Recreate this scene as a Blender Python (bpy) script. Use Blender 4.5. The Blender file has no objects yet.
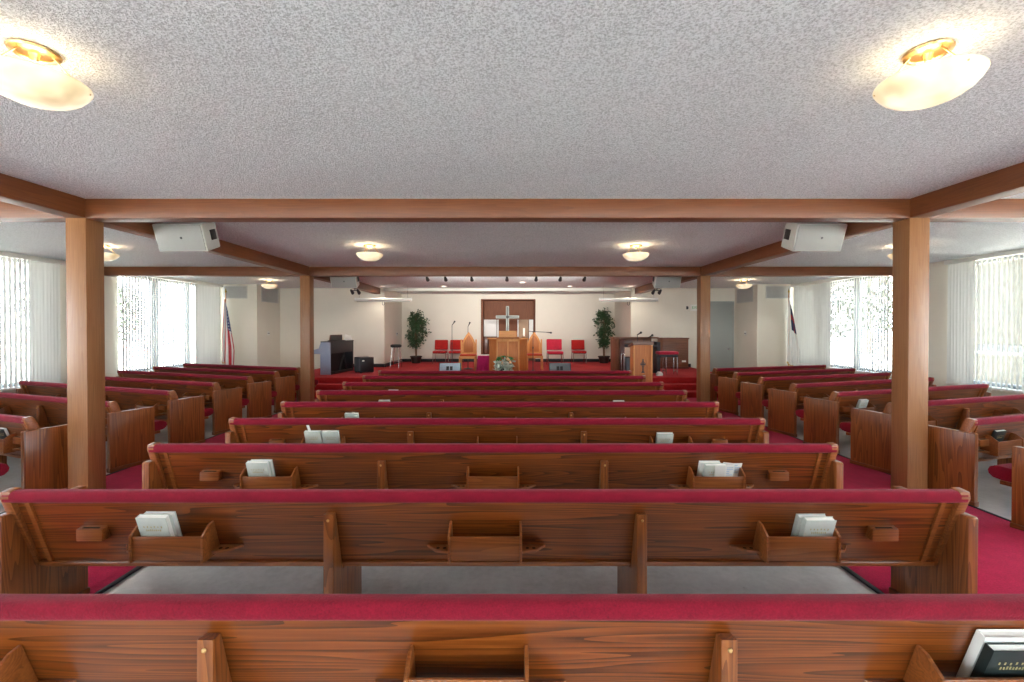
import bpy, bmesh, math, random
from mathutils import Vector, Matrix
S = bpy.context.scene
COL = S.collection
R = math.radians
rnd = random.Random(7)

# ------------------------------------------------------------------ materials
def lin(c):
    def f(v):
        v /= 255.0
        return v / 12.92 if v <= 0.04045 else ((v + 0.055) / 1.055) ** 2.4
    return (f(c[0]), f(c[1]), f(c[2]), 1.0)

def nodes_of(m):
    m.use_nodes = True
    nt = m.node_tree
    return nt, nt.nodes, nt.links, nt.nodes['Principled BSDF']

def noise(nt, vec, scale, detail=4, rough=0.55, dist=0.0):
    n = nt.nodes.new('ShaderNodeTexNoise')
    n.inputs['Scale'].default_value = scale
    n.inputs['Detail'].default_value = detail
    n.inputs['Roughness'].default_value = rough
    n.inputs['Distortion'].default_value = dist
    if vec is not None: nt.links.new(vec, n.inputs['Vector'])
    return n.outputs['Fac']

def ramp(nt, fac, stops):
    r = nt.nodes.new('ShaderNodeValToRGB')
    el = r.color_ramp.elements
    while len(el) < len(stops): el.new(0.5)
    for e, (p, c) in zip(el, stops):
        e.position = p; e.color = c
    nt.links.new(fac, r.inputs['Fac'])
    return r.outputs['Color']

def mth(nt, op, a, b=None, c=None):
    n = nt.nodes.new('ShaderNodeMath'); n.operation = op
    for i, v in enumerate((a, b, c)):
        if v is None: continue
        if isinstance(v, (int, float)): n.inputs[i].default_value = v
        else: nt.links.new(v, n.inputs[i])
    return n.outputs[0]

def mixc(nt, fac, a, b, mode='MIX'):
    n = nt.nodes.new('ShaderNodeMix'); n.data_type = 'RGBA'; n.blend_type = mode
    for s, v in ((0, fac), (6, a), (7, b)):
        if isinstance(v, (int, float)): n.inputs[s].default_value = v
        elif isinstance(v, tuple): n.inputs[s].default_value = v
        else: nt.links.new(v, n.inputs[s])
    return n.outputs[2]

def bump(nt, b, h, strength, dist=0.01):
    n = nt.nodes.new('ShaderNodeBump')
    n.inputs['Strength'].default_value = strength
    n.inputs['Distance'].default_value = dist
    nt.links.new(h, n.inputs['Height'])
    nt.links.new(n.outputs['Normal'], b.inputs['Normal'])

def objvec(nt, scale=(1, 1, 1), rand=True):
    tc = nt.nodes.new('ShaderNodeTexCoord')
    mp = nt.nodes.new('ShaderNodeMapping'); mp.inputs['Scale'].default_value = scale
    v = tc.outputs['Object']
    if rand:
        oi = nt.nodes.new('ShaderNodeObjectInfo')
        k = mth(nt, 'MULTIPLY', oi.outputs['Random'], 37.0)
        ad = nt.nodes.new('ShaderNodeVectorMath'); ad.operation = 'ADD'
        nt.links.new(v, ad.inputs[0]); nt.links.new(k, ad.inputs[1])
        v = ad.outputs[0]
    nt.links.new(v, mp.inputs['Vector'])
    return mp.outputs['Vector']

def plain(name, c, rough=0.5, metal=0.0, var=0.06, spec=0.5, bs=0.0, scale=30):
    m = bpy.data.materials.new(name)
    nt, N, L, b = nodes_of(m)
    v = objvec(nt)
    f = noise(nt, v, scale, 3)
    col = lin(c)
    lo = tuple(x * (1 - var) for x in col[:3]) + (1,)
    hi = tuple(min(1, x * (1 + var)) for x in col[:3]) + (1,)
    L.new(ramp(nt, f, [(0.3, lo), (0.7, hi)]), b.inputs['Base Color'])
    b.inputs['Roughness'].default_value = rough
    b.inputs['Metallic'].default_value = metal
    b.inputs['Specular IOR Level'].default_value = spec
    if bs: bump(nt, b, f, bs)
    return m

def wood(name, dark, mid, light, axis='x', rough=0.33, contrast=1.0, coat=0.25):
    m = bpy.data.materials.new(name)
    nt, N, L, b = nodes_of(m)
    a, c = 0.28, 6.5
    sc = {'x': (a, c, c), 'y': (c, a, c), 'z': (c, c, a)}[axis]
    v = objvec(nt, sc)
    n1 = noise(nt, v, 1.0, 2, 0.45)
    w = mth(nt, 'POWER', mth(nt, 'FRACT', mth(nt, 'MULTIPLY', n1, 22.0)), 1.6)
    f = {'x': (2.5, 95, 95), 'y': (95, 2.5, 95), 'z': (95, 95, 2.5)}[axis]
    v2 = objvec(nt, f)
    n2 = noise(nt, v2, 1.0, 3, 0.6)
    w2 = mth(nt, 'ADD', mth(nt, 'MULTIPLY', w, 0.55 * contrast), mth(nt, 'MULTIPLY', n2, 0.75))
    col = ramp(nt, w2, [(0.18, lin(light)), (0.5, lin(mid)), (0.95, lin(dark))])
    v3 = objvec(nt, (0.9, 0.9, 0.9))
    n3 = noise(nt, v3, 1.3, 2)
    col = mixc(nt, mth(nt, 'MULTIPLY', n3, 0.35), col, lin(mid))
    L.new(col, b.inputs['Base Color'])
    b.inputs['Roughness'].default_value = rough
    b.inputs['Coat Weight'].default_value = coat
    b.inputs['Coat Roughness'].default_value = 0.2
    bump(nt, b, n2, 0.12, 0.002)
    return m

M = {}
M['oak_x'] = wood('oak_lengthwise', (54, 21, 4), (122, 60, 18), (154, 86, 32), 'x')
M['oak_y'] = wood('oak_depthwise', (64, 28, 8), (120, 60, 22), (146, 82, 36), 'y')
M['oak_z'] = wood('oak_upright', (74, 35, 11), (134, 73, 30), (160, 96, 46), 'z', contrast=0.8)
M['oak_trim'] = wood('oak_trim', (74, 35, 11), (134, 73, 30), (160, 96, 46), 'x', contrast=0.5)
M['beam_x'] = wood('beam_across', (72, 36, 14), (108, 58, 26), (126, 74, 38), 'x', 0.46, 0.35, 0.03)
M['beam_y'] = wood('beam_along', (72, 36, 14), (108, 58, 26), (126, 74, 38), 'y', 0.46, 0.35, 0.03)
M['post'] = wood('post_wood', (106, 66, 36), (138, 92, 54), (156, 110, 70), 'z', 0.4, 0.3, 0.1)
M['honey_z'] = wood('honey_oak', (156, 92, 40), (212, 144, 76), (228, 170, 104), 'z', 0.5, 0.4, .05)
M['honey_x'] = wood('honey_oak_across', (156, 92, 40), (212, 144, 76), (228, 170, 104), 'x', 0.5, 0.4, .05)
M['lect_z'] = wood('orange_oak', (122, 60, 20), (184, 106, 44), (206, 132, 64), 'z', 0.5, 0.5, .05)
M['brown_x'] = wood('brown_panel', (64, 34, 16), (116, 66, 34), (140, 84, 46), 'x', 0.45, 0.6)
M['brown_z'] = wood('mahogany', (48, 20, 12), (98, 48, 32), (124, 66, 44), 'z', 0.4, 0.5)
M['panel_z'] = wood('walnut_panel', (70, 36, 18), (116, 66, 36), (134, 80, 46), 'z', 0.65, 0.5, 0.0)

def velvet(name, c, scale=160, bs=0.5, sheen=0.3):
    m = bpy.data.materials.new(name)
    nt, N, L, b = nodes_of(m)
    v = objvec(nt)
    f = noise(nt, v, scale, 3, 0.7)
    g = noise(nt, v, 9, 3, 0.6)
    h = mth(nt, 'ADD', mth(nt, 'MULTIPLY', f, 0.7), mth(nt, 'MULTIPLY', g, 0.3))
    col = lin(c)
    L.new(ramp(nt, h, [(0.3, tuple(x * 0.62 for x in col[:3]) + (1,)), (0.7, tuple(min(1, x * 1.3) for x in col[:3]) + (1,))]), b.inputs['Base Color'])
    b.inputs['Roughness'].default_value = 0.85
    b.inputs['Specular IOR Level'].default_value = 0.2
    b.inputs['Sheen Weight'].default_value = sheen
    b.inputs['Sheen Roughness'].default_value = 0.4
    b.inputs['Sheen Tint'].default_value = (1.0, 0.55, 0.62, 1)
    bump(nt, b, f, bs, 0.004)
    return m
M['velvet'] = velvet('red_velvet', (124, 12, 34), sheen=.22)
M['carpet'] = velvet('red_carpet', (178, 22, 66), 90, 0.7, .06)
M['warm_lit_stage_carpet'] = velvet('warm_lit_stage_carpet', (172, 34, 36), 90, 0.7, .06)  # same red carpet, with warm stage light partly mixed into its colour
M['chair_red'] = velvet('red_fabric', (176, 38, 34), 120, 0.3)
M['chair_pink'] = velvet('rose_fabric', (190, 44, 66), 120, 0.3)
M['magenta'] = velvet('magenta_cloth', (178, 34, 96), 60, 0.2)

def concrete():
    m = bpy.data.materials.new('polished_concrete')
    nt, N, L, b = nodes_of(m)
    v = objvec(nt, rand=False)
    f = noise(nt, v, 1.6, 6, 0.65)
    g = noise(nt, v, 22, 4, 0.6)
    h = mth(nt, 'ADD', mth(nt, 'MULTIPLY', f, 0.7), mth(nt, 'MULTIPLY', g, 0.3))
    L.new(ramp(nt, h, [(0.35, lin((180, 178, 172))), (0.5, lin((204, 202, 197))), (0.66, lin((222, 221, 216)))]), b.inputs['Base Color'])
    L.new(mth(nt, 'MULTIPLY_ADD', g, 0.25, 0.2), b.inputs['Roughness'])
    return m
M['concrete'] = concrete()

def popcorn():
    m = bpy.data.materials.new('popcorn_ceiling')
    nt, N, L, b = nodes_of(m)
    v = objvec(nt, rand=False)
    f = noise(nt, v, 92, 3, 0.65)
    g = noise(nt, v, 1.2, 3, 0.5)
    col = ramp(nt, f, [(0.32, lin((176, 180, 184))), (0.56, lin((242, 246, 250)))])  # shade between the grains put into the colour: pits darker, tips lighter
    col = mixc(nt, mth(nt, 'MULTIPLY', g, 0.15), col, lin((218, 222, 226)))
    L.new(col, b.inputs['Base Color'])
    b.inputs['Roughness'].default_value = 0.8
    b.inputs['Specular IOR Level'].default_value = 0.25
    bump(nt, b, ramp(nt, f, [(0.38, (0, 0, 0, 1)), (0.64, (1, 1, 1, 1))]), 0.9, 0.009)
    return m
M['popcorn'] = popcorn()
M['wall'] = plain('cream_paint', (226, 220, 206), 0.7, var=0.015, spec=0.25, scale=3)
M['white_paint'] = plain('white_paint', (238, 238, 234), 0.55, var=0.01)
M['white_plastic'] = plain('white_plastic', (232, 232, 226), 0.4, var=0.01)
M['grey_box'] = plain('grey_speaker_paint', (150, 150, 145), 0.55, var=0.02)
M['grey_side'] = plain('light_grey_paint', (196, 196, 188), 0.55, var=0.02)
M['grille'] = plain('vent_grey', (206, 205, 200), 0.5, 0.2)
M['vent_dark'] = plain('vent_recess', (176, 175, 172), 0.7)
M['black'] = plain('black_plastic', (22, 22, 24), 0.45)
M['black_edge'] = plain('black_rubber', (26, 24, 30), 0.6)
M['charcoal'] = plain('charcoal', (52, 52, 54), 0.5)
M['bluegrey'] = plain('blue_grey_lacquer', (142, 150, 170), 0.3, var=0.03)
M['lightblue'] = plain('pale_blue_grille', (168, 188, 200), 0.5)
M['slate'] = plain('slate_grille', (98, 106, 110), 0.5)
M['chrome'] = plain('chrome', (205, 205, 205), 0.18, 1.0, 0.02)
M['brass'] = plain('brass', (206, 172, 118), 0.3, 1.0, 0.04)
M['steel_cross'] = plain('brushed_silver', (138, 142, 136), 0.5, 0.3, 0.05)
M['door'] = plain('grey_door_paint', (158, 164, 160), 0.5, var=0.02)
M['mullion'] = plain('aluminium_frame', (116, 120, 124), 0.5, 0.1)
M['book'] = plain('pale_book_cover', (200, 206, 196), 0.45, var=0.03)
M['book_black'] = plain('black_book_cover', (34, 44, 42), 0.4)
M['paper'] = plain('paper', (238, 238, 230), 0.7, var=0.02)
M['gold_ink'] = plain('gold_ink', (182, 168, 118), 0.4, 0.3)
M['blue_ink'] = plain('blue_ink', (184, 202, 222), 0.6)
M['hole'] = plain('hole_shade', (18, 10, 6), 0.8)  # near-black colour stands for the shade inside holes and slots
M['leaf'] = plain('ficus_leaf', (48, 78, 44), 0.4, var=0.35, scale=8)
M['leaf2'] = plain('silver_leaf', (186, 202, 188), 0.5, var=0.25, scale=10)
M['leaf3'] = plain('fern_green', (58, 120, 58), 0.45, var=0.25, scale=10)
M['flower'] = plain('peach_petal', (240, 206, 160), 0.6)
M['trunk'] = plain('bark', (120, 92, 66), 0.8, var=0.2)
M['pot'] = plain('dark_pot', (48, 34, 28), 0.45)
M['candle'] = plain('candle_wax', (244, 242, 232), 0.5)
M['green_sign'] = plain('exit_green', (40, 160, 80), 0.5)
M['gold'] = plain('gold_fringe', (206, 168, 52), 0.5, 0.2)
M['cushion_orange'] = velvet('rust_cushion', (188, 70, 40), 120, 0.3)
M['tan'] = plain('tan_curtain', (176, 148, 122), 0.8, var=0.12, scale=4)

def bricks():
    m = bpy.data.materials.new('tan_brick')
    nt, N, L, b = nodes_of(m)
    tc = nt.nodes.new('ShaderNodeTexCoord')
    mp = nt.nodes.new('ShaderNodeMapping'); mp.inputs['Rotation'].default_value = (0, R(90), R(90))
    L.new(tc.outputs['Object'], mp.inputs['Vector'])
    sx = nt.nodes.new('ShaderNodeSeparateXYZ'); L.new(tc.outputs['Object'], sx.inputs[0])
    cx = nt.nodes.new('ShaderNodeCombineXYZ'); L.new(sx.outputs[1], cx.inputs[0]); L.new(sx.outputs[2], cx.inputs[1])
    t = nt.nodes.new('ShaderNodeTexBrick'); L.new(cx.outputs[0], t.inputs['Vector'])
    t.inputs['Color1'].default_value = lin((66, 60, 49)); t.inputs['Color2'].default_value = lin((58, 53, 44)); t.inputs['Mortar'].default_value = lin((74, 70, 62))
    t.inputs['Scale'].default_value = 1.0; t.inputs['Brick Width'].default_value = 0.5; t.inputs['Row Height'].default_value = 0.2; t.inputs['Mortar Size'].default_value = 0.015
    L.new(t.outputs['Color'], b.inputs['Base Color']); b.inputs['Roughness'].default_value = 0.9
    return m
M['brick'] = bricks()
M['bounce_ground'] = plain('pale_bounce_ground', (184, 181, 172), 0.95, var=0.2, scale=2)  # ground made this pale to bounce daylight up to the ceiling
M['tree_leaf'] = plain('tree_leaf', (50, 56, 34), 0.8, var=0.3, scale=1.5)
M['tree_bark'] = plain('tree_bark', (128, 112, 96), 0.9, var=0.2)
M['dark_glass'] = plain('dark_window', (16, 20, 28), 0.15)

def emit(name, c, strength, base=(255, 250, 240)):
    m = bpy.data.materials.new(name)
    nt, N, L, b = nodes_of(m)
    b.inputs['Base Color'].default_value = lin(base)
    b.inputs['Roughness'].default_value = 0.4
    v = objvec(nt, rand=False)
    f = noise(nt, v, 7, 2)
    L.new(ramp(nt, f, [(0.35, lin(c)), (0.6, lin((255, 240, 212)))]), b.inputs['Emission Color'])
    L.new(mth(nt, 'MULTIPLY', mth(nt, 'POWER', f, 1.6), strength*3.0), b.inputs['Emission Strength'])
    return m
M['bowl'] = emit('alabaster_glass_lit', (255, 226, 172), .17, (216, 196, 156))
M['downlight'] = emit('downlight_lit', (255, 240, 220), 2.0)

def glass():
    m = bpy.data.materials.new('window_glass')
    m.use_nodes = True
    nt = m.node_tree; nt.nodes.clear()
    o = nt.nodes.new('ShaderNodeOutputMaterial')
    t = nt.nodes.new('ShaderNodeBsdfTransparent'); t.inputs[0].default_value = (0.96, 0.98, 0.98, 1)
    g = nt.nodes.new('ShaderNodeBsdfGlossy'); g.inputs['Roughness'].default_value = 0.02
    mx = nt.nodes.new('ShaderNodeMixShader')
    lw = nt.nodes.new('ShaderNodeLayerWeight'); lw.inputs['Blend'].default_value = 0.5
    f = mth(nt, 'MULTIPLY_ADD', mth(nt, 'POWER', lw.outputs['Facing'], 5.0), 0.6, 0.03)
    nt.links.new(f, mx.inputs[0]); nt.links.new(t.outputs[0], mx.inputs[1]); nt.links.new(g.outputs[0], mx.inputs[2])
    nt.links.new(mx.outputs[0], o.inputs[0])
    return m
M['glass'] = glass()

def vane_mat():
    m = bpy.data.materials.new('blind_fabric')
    m.use_nodes = True
    nt = m.node_tree; nt.nodes.clear()
    o = nt.nodes.new('ShaderNodeOutputMaterial')
    d = nt.nodes.new('ShaderNodeBsdfDiffuse'); t = nt.nodes.new('ShaderNodeBsdfTranslucent')
    c = ramp(nt, noise(nt, objvec(nt, (30, 30, 1)), 1.0, 2), [(0.3, lin((214, 214, 208))), (0.7, lin((226, 226, 220)))])
    nt.links.new(c, d.inputs[0]); nt.links.new(c, t.inputs[0])
    mx = nt.nodes.new('ShaderNodeMixShader'); mx.inputs[0].default_value = 0.06
    nt.links.new(d.outputs[0], mx.inputs[1]); nt.links.new(t.outputs[0], mx.inputs[2]); nt.links.new(mx.outputs[0], o.inputs[0])
    return m
M['vane'] = vane_mat()

def flag_mat(kind):
    m = bpy.data.materials.new(kind + '_flag_cloth')
    nt, N, L, b = nodes_of(m)
    uv = nt.nodes.new('ShaderNodeUVMap')
    sx = nt.nodes.new('ShaderNodeSeparateXYZ'); L.new(uv.outputs[0], sx.inputs[0])
    u, v = sx.outputs[0], sx.outputs[1]
    if kind == 'us':
        st = mth(nt, 'GREATER_THAN', mth(nt, 'FRACT', mth(nt, 'MULTIPLY', v, 6.5)), 0.5)
        base = mixc(nt, st, lin((196, 36, 50)), lin((238, 236, 232)))
        cu = mth(nt, 'FRACT', mth(nt, 'MULTIPLY', u, 20.0)); cv = mth(nt, 'FRACT', mth(nt, 'MULTIPLY', v, 15.0))
        du = mth(nt, 'POWER', mth(nt, 'SUBTRACT', cu, 0.5), 2.0); dv = mth(nt, 'POWER', mth(nt, 'SUBTRACT', cv, 0.5), 2.0)
        star = mth(nt, 'LESS_THAN', mth(nt, 'ADD', du, dv), 0.06)
        can = mixc(nt, star, lin((40, 58, 112)), lin((238, 238, 238)))
        incan = mth(nt, 'MULTIPLY', mth(nt, 'LESS_THAN', u, 0.4), mth(nt, 'GREATER_THAN', v, 0.46))
        col = mixc(nt, incan, base, can)
    else:
        base = lin((240, 238, 232))
        vb = mth(nt, 'LESS_THAN', mth(nt, 'ABSOLUTE', mth(nt, 'SUBTRACT', u, 0.2)), 0.04)
        hb = mth(nt, 'LESS_THAN', mth(nt, 'ABSOLUTE', mth(nt, 'SUBTRACT', v, 0.8)), 0.05)
        cr = mth(nt, 'MAXIMUM', vb, hb)
        can = mixc(nt, cr, lin((34, 48, 84)), lin((180, 40, 44)))
        incan = mth(nt, 'MULTIPLY', mth(nt, 'LESS_THAN', u, 0.42), mth(nt, 'GREATER_THAN', v, 0.55))
        col = mixc(nt, incan, base, can)
    L.new(col, b.inputs['Base Color']); b.inputs['Roughness'].default_value = 0.75
    return m
M['us'] = flag_mat('us'); M['christian'] = flag_mat('christian')

# ------------------------------------------------------------------ mesh helpers
class MB:
    def __init__(s): s.bm = bmesh.new()
    def box(s, x0, x1, y0, y1, z0, z1, bev=0.0, seg=2, mat=0):
        bm = s.bm
        vs = [bm.verts.new(p) for p in ((x0,y0,z0),(x1,y0,z0),(x1,y1,z0),(x0,y1,z0),(x0,y0,z1),(x1,y0,z1),(x1,y1,z1),(x0,y1,z1))]
        fs = [bm.faces.new([vs[i] for i in q]) for q in ((3,2,1,0),(4,5,6,7),(0,1,5,4),(1,2,6,5),(2,3,7,6),(3,0,4,7))]
        for f in fs: f.material_index = mat
        if bev:
            es = list({e for f in fs for e in f.edges})
            bmesh.ops.bevel(bm, geom=es, offset=bev, segments=seg, profile=0.5, affect='EDGES', material=-1)
        return s
    def prism(s, pts, a0, a1, axis='x', bev=0.0, mat=0, seg=2):
        """pts: 2D outline; axis x -> (y,z), y -> (x,z), z -> (x,y)"""
        bm = s.bm
        def P(p, a):
            return {'x': (a, p[0], p[1]), 'y': (p[0], a, p[1]), 'z': (p[0], p[1], a)}[axis]
        A = [bm.verts.new(P(p, a0)) for p in pts]; B = [bm.verts.new(P(p, a1)) for p in pts]
        n = len(pts)
        fs = [bm.faces.new(A), bm.faces.new(list(reversed(B)))]
        for i in range(n):
            j = (i + 1) % n
            fs.append(bm.faces.new((A[j], A[i], B[i], B[j])))
        for f in fs: f.material_index = mat
        bmesh.ops.recalc_face_normals(bm, faces=fs)
        if bev:
            es = list({e for f in fs[:2] for e in f.edges})
            bmesh.ops.bevel(bm, geom=es, offset=bev, segments=seg, profile=0.5, affect='EDGES')
        return s
    def tube(s, pts, r, n=10, cap=True, mat=0):
        bm = s.bm
        pts = [Vector(p) for p in pts]
        rs = r if isinstance(r, (list, tuple)) else [r] * len(pts)
        rings = []
        prev = None
        for i, p in enumerate(pts):
            if i == 0: d = pts[1] - pts[0]
            elif i == len(pts) - 1: d = pts[-1] - pts[-2]
            else: d = (pts[i+1] - p).normalized() + (p - pts[i-1]).normalized()
            d.normalize()
            if prev is None:
                ref = Vector((0,0,1)) if abs(d.z) < 0.9 else Vector((1,0,0))
                a = d.cross(ref).normalized()
            else:
                a = (prev - d * prev.dot(d)).normalized()
            prev = a
            b = d.cross(a)
            rings.append([bm.verts.new(p + (a * math.cos(t) + b * math.sin(t)) * rs[i]) for t in [2*math.pi*k/n for k in range(n)]])
        for r0, r1 in zip(rings, rings[1:]):
            for k in range(n):
                f = bm.faces.new((r0[k], r0[(k+1)%n], r1[(k+1)%n], r1[k])); f.material_index = mat
        if cap:
            f = bm.faces.new(list(reversed(rings[0]))); f.material_index = mat
            f = bm.faces.new(rings[-1]); f.material_index = mat
        return s
    def lathe(s, prof, c=(0,0,0), n=32, mat=0):
        bm = s.bm
        rings = []
        for r, z in prof:
            if r < 1e-5: rings.append([bm.verts.new((c[0], c[1], c[2]+z))])
            else: rings.append([bm.verts.new((c[0]+r*math.cos(2*math.pi*k/n), c[1]+r*math.sin(2*math.pi*k/n), c[2]+z)) for k in range(n)])
        for a, b in zip(rings, rings[1:]):
            for k in range(n):
                k2 = (k+1) % n
                if len(a) == 1 and len(b) == 1: continue
                if len(a) == 1: q = (a[0], b[k2], b[k])
                elif len(b) == 1: q = (a[k], a[k2], b[0])
                else: q = (a[k], a[k2], b[k2], b[k])
                f = bm.faces.new(q); f.material_index = mat
        return s
    def ball(s, c, r, sx=1, sy=1, sz=1, sub=2, mat=0):
        res = bmesh.ops.create_icosphere(s.bm, subdivisions=sub, radius=r)
        for v in res['verts']:
            v.co = Vector((v.co.x*sx + c[0], v.co.y*sy + c[1], v.co.z*sz + c[2]))
        for f in {f for v in res['verts'] for f in v.link_faces}: f.material_index = mat
        return s
    def leaf(s, p, size, rn, ratio=0.42, mat=0):
        """a folded leaf of four triangles"""
        d = Vector((rn.gauss(0,1), rn.gauss(0,1), rn.gauss(-0.25,0.7))).normalized()
        ref = Vector((rn.gauss(0,1), rn.gauss(0,1), rn.gauss(0,1)))
        w = d.cross(ref).normalized(); nrm = d.cross(w)
        p = Vector(p); q = p + d*size; m = p + d*size*0.5 - nrm*size*0.08
        a = m + w*size*ratio*0.5 + nrm*size*0.1; b = m - w*size*ratio*0.5 + nrm*size*0.1
        bm = s.bm
        V = [bm.verts.new(x) for x in (p, a, q, b, m)]
        for t in ((0,1,4),(1,2,4),(2,3,4),(3,0,4)):
            bm.faces.new([V[i] for i in t]).material_index = mat
        return s
    def build(s, name, mat, parent=None, loc=None, flat=False, angle=38, recalc=False):
        if recalc: bmesh.ops.recalc_face_normals(s.bm, faces=s.bm.faces[:])
        me = bpy.data.meshes.new(name)
        s.bm.to_mesh(me); s.bm.free()
        for mm in (mat if isinstance(mat, (list, tuple)) else [mat]): me.materials.append(mm)
        if not flat:
            me.polygons.foreach_set('use_smooth', [True] * len(me.polygons))
            me.set_sharp_from_angle(angle=R(angle))
        o = bpy.data.objects.new(name, me)
        COL.objects.link(o)
        if parent: o.parent = parent
        if loc: o.location = loc
        return o

def tag(o, label, cat, group=None, kind=None):
    o['label'] = label; o['category'] = cat
    if group: o['group'] = group
    if kind: o['kind'] = kind
    return o
def thing(name, label, cat, loc=(0,0,0), rz=0.0, group=None):
    o = bpy.data.objects.new(name, None); COL.objects.link(o)
    o.empty_display_size = 0.1
    o.location = loc; o.rotation_euler = (0, 0, rz)
    return tag(o, label, cat, group)
def struct(o, label=None):
    o['kind'] = 'structure'
    if label: o['label'] = label
    return o
def copy_tree(o, parent=None):
    kids = [c for c in bpy.data.objects if c.parent == o]
    c = o.copy(); COL.objects.link(c)
    if parent: c.parent = parent
    for k in kids: copy_tree(k, c)
    return c

# ------------------------------------------------------------------ dimensions
F, CX, CY = 455.0, 512.0, 328.0
CAMX, CAMZ = 0.14, 1.66
WX = 8.25           # side walls
CEIL = 2.92
YB = -5.35           # rear wall
YF = 16.7           # recessed front wall
YP = 14.4           # projecting front walls
STG = 0.42
def at(u, d): return CAMX + (u - CX) * d / F

# ------------------------------------------------------------------ shell
struct(MB().box(-WX-.2, WX+.2, YB-.2, YF+.9, -0.2, 0).build('floor', M['concrete']))
struct(MB().box(-WX-.2, WX+.2, YB-.2, YF+.9, CEIL, CEIL+.25).build('ceiling', M['popcorn']))
WIN = [(-4.9, -0.9), (0.0, 3.5), (4.95, 8.36), (9.7, 12.98)]
SILL, HEAD = 0.67, 2.84
def side_wall(name, s):
    mb = MB()
    x0, x1 = (s*WX, s*(WX+.2)) if s > 0 else (s*(WX+.2), s*WX)
    mb.box(x0, x1, YB, YF+.9, 0, SILL); mb.box(x0, x1, YB, YF+.9, HEAD, CEIL)
    ys = [YB] + [v for w in WIN for v in w] + [YF+.9]
    for a, b in zip(ys[::2], ys[1::2]): mb.box(x0, x1, a, b, SILL, HEAD)
    return struct(mb.build(name, M['wall']))
side_wall('wall_left', -1); side_wall('wall_right', 1)
mb = MB()
ADDED_REAR_WIN = [(-6.6, -1.4), (1.4, 6.6)]  # unseen rear windows, added to bring more daylight into the room
for a, b in ((-WX, -6.6), (-1.4, 1.4), (6.6, WX)): mb.box(a, b, YB-.2, YB, 0, CEIL)
for a, b in ADDED_REAR_WIN: mb.box(a, b, YB-.2, YB, 0, .3); mb.box(a, b, YB-.2, YB, 2.7, CEIL)
struct(mb.build('wall_rear', M['wall']))
# front walls: aisle fronts, returns, projecting walls, recess
AX, AY = 7.2, 13.1
for s, nm in ((-1, 'left'), (1, 'right')):
    mb = MB()
    q = [(s*WX, AY), (s*AX, AY), (s*AX, YP), (s*3.9, YP), (s*3.9, YF), (s*3.7, YF+.9), (s*WX, YF+.9)]
    if s > 0: q = q[::-1]
    mb.prism(q, 0, CEIL, 'z')
    struct(mb.build('wall_front_' + nm, M['wall']))
NX = 1.0; NZ = 2.72
mb = MB()
mb.box(-3.9, -NX, YF, YF+.7, 0, CEIL); mb.box(NX, 3.9, YF, YF+.7, 0, CEIL); mb.box(-NX, NX, YF, YF+.7, NZ, CEIL); mb.box(-3.9, 3.9, YF+.7, YF+.9, 0, CEIL)
struct(mb.build('wall_front', M['wall']))
struct(MB().box(-3.9, 3.9, YP-.1, YP+.05, 2.82, CEIL, .006).build('trim_1', M['grey_side']), 'white header band over the front recess')
# niche lining behind the pulpit
mb = MB()
mb.box(-NX, -NX+.07, YF-.02, YF+.69, STG, NZ); mb.box(NX-.03, NX, YF-.02, YF+.69, STG, NZ); mb.box(-NX+.07, NX-.03, YF-.02, YF+.69, NZ-.04, NZ)
mb.box(-NX+.07, NX-.03, YF+.52, YF+.6, 1.98, NZ-.04); mb.box(-NX+.07, NX-.03, YF+.62, YF+.69, STG, 1.98)
nl = struct(mb.build('trim_2', M['panel_z']), 'brown wood lining of the niche behind the pulpit')
t = thing('niche_screen', 'white and tan framed panels standing in the lower half of the wood niche', 'screen', (0, YF+.4, STG))
MB().box(-.92, -.44, 0, .03, .92, 1.555, .004).build('white_panel', M['white_paint'], t)
MB().box(-.92, -.78, 0, .03, 0, .9, .004).box(-.74, -.6, 0, .03, 0, .9, .004).box(-.56, -.44, 0, .03, 0, .9, .004).build('lower_panel', M['brown_z'], t)
MB().box(-.42, -.36, 0, .05, 0, 1.555, .004).box(.34, .39, 0, .05, 0, 1.555, .004).build('upright', M['white_paint'], t)
MB().box(-.35, .33, 0.01, .03, 0, 1.555, .004).build('middle_panel', M['panel_z'], t)
MB().box(.4, .76, 0, .03, 0, 1.555, .004).build('tan_panel', M['tan'], t)
MB().box(.78, .94, 0, .03, .6, 1.555, .004).build('white_strip', M['white_paint'], t)

# baseboards
def bb(n, x0, x1, y0, y1, z, h=.11, m='black_edge'):
    return struct(MB().box(x0, x1, y0, y1, z, z+h, .004).build(n, M[m]))
bb('baseboard_front', -3.9, -NX, YF-.02, YF, STG); bb('baseboard_front_2', NX, 3.9, YF-.02, YF, STG)
bb('baseboard_left', -5.8, -3.9, YP-.02, YP, STG); bb('baseboard_right', 3.9, 5.8, YP-.02, YP, STG)
bb('baseboard_recess_left', -3.9, -3.88, YP, YF, STG); bb('baseboard_recess_right', 3.88, 3.9, YP, YF, STG)

# stage platform and steps
mb = MB()
for y, z in ((10.75, .14), (11.07, .28), (11.4, .42)):
    mb.box(-5.8, 5.8, y, YP if z < .42 else YP, z-.14, z, .012)
mb.box(-3.88, 3.88, YP, YF+.69, 0, STG)
struct(mb.build('stage_platform', M['warm_lit_stage_carpet']), 'red carpeted stage with two steps along its front')
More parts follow.
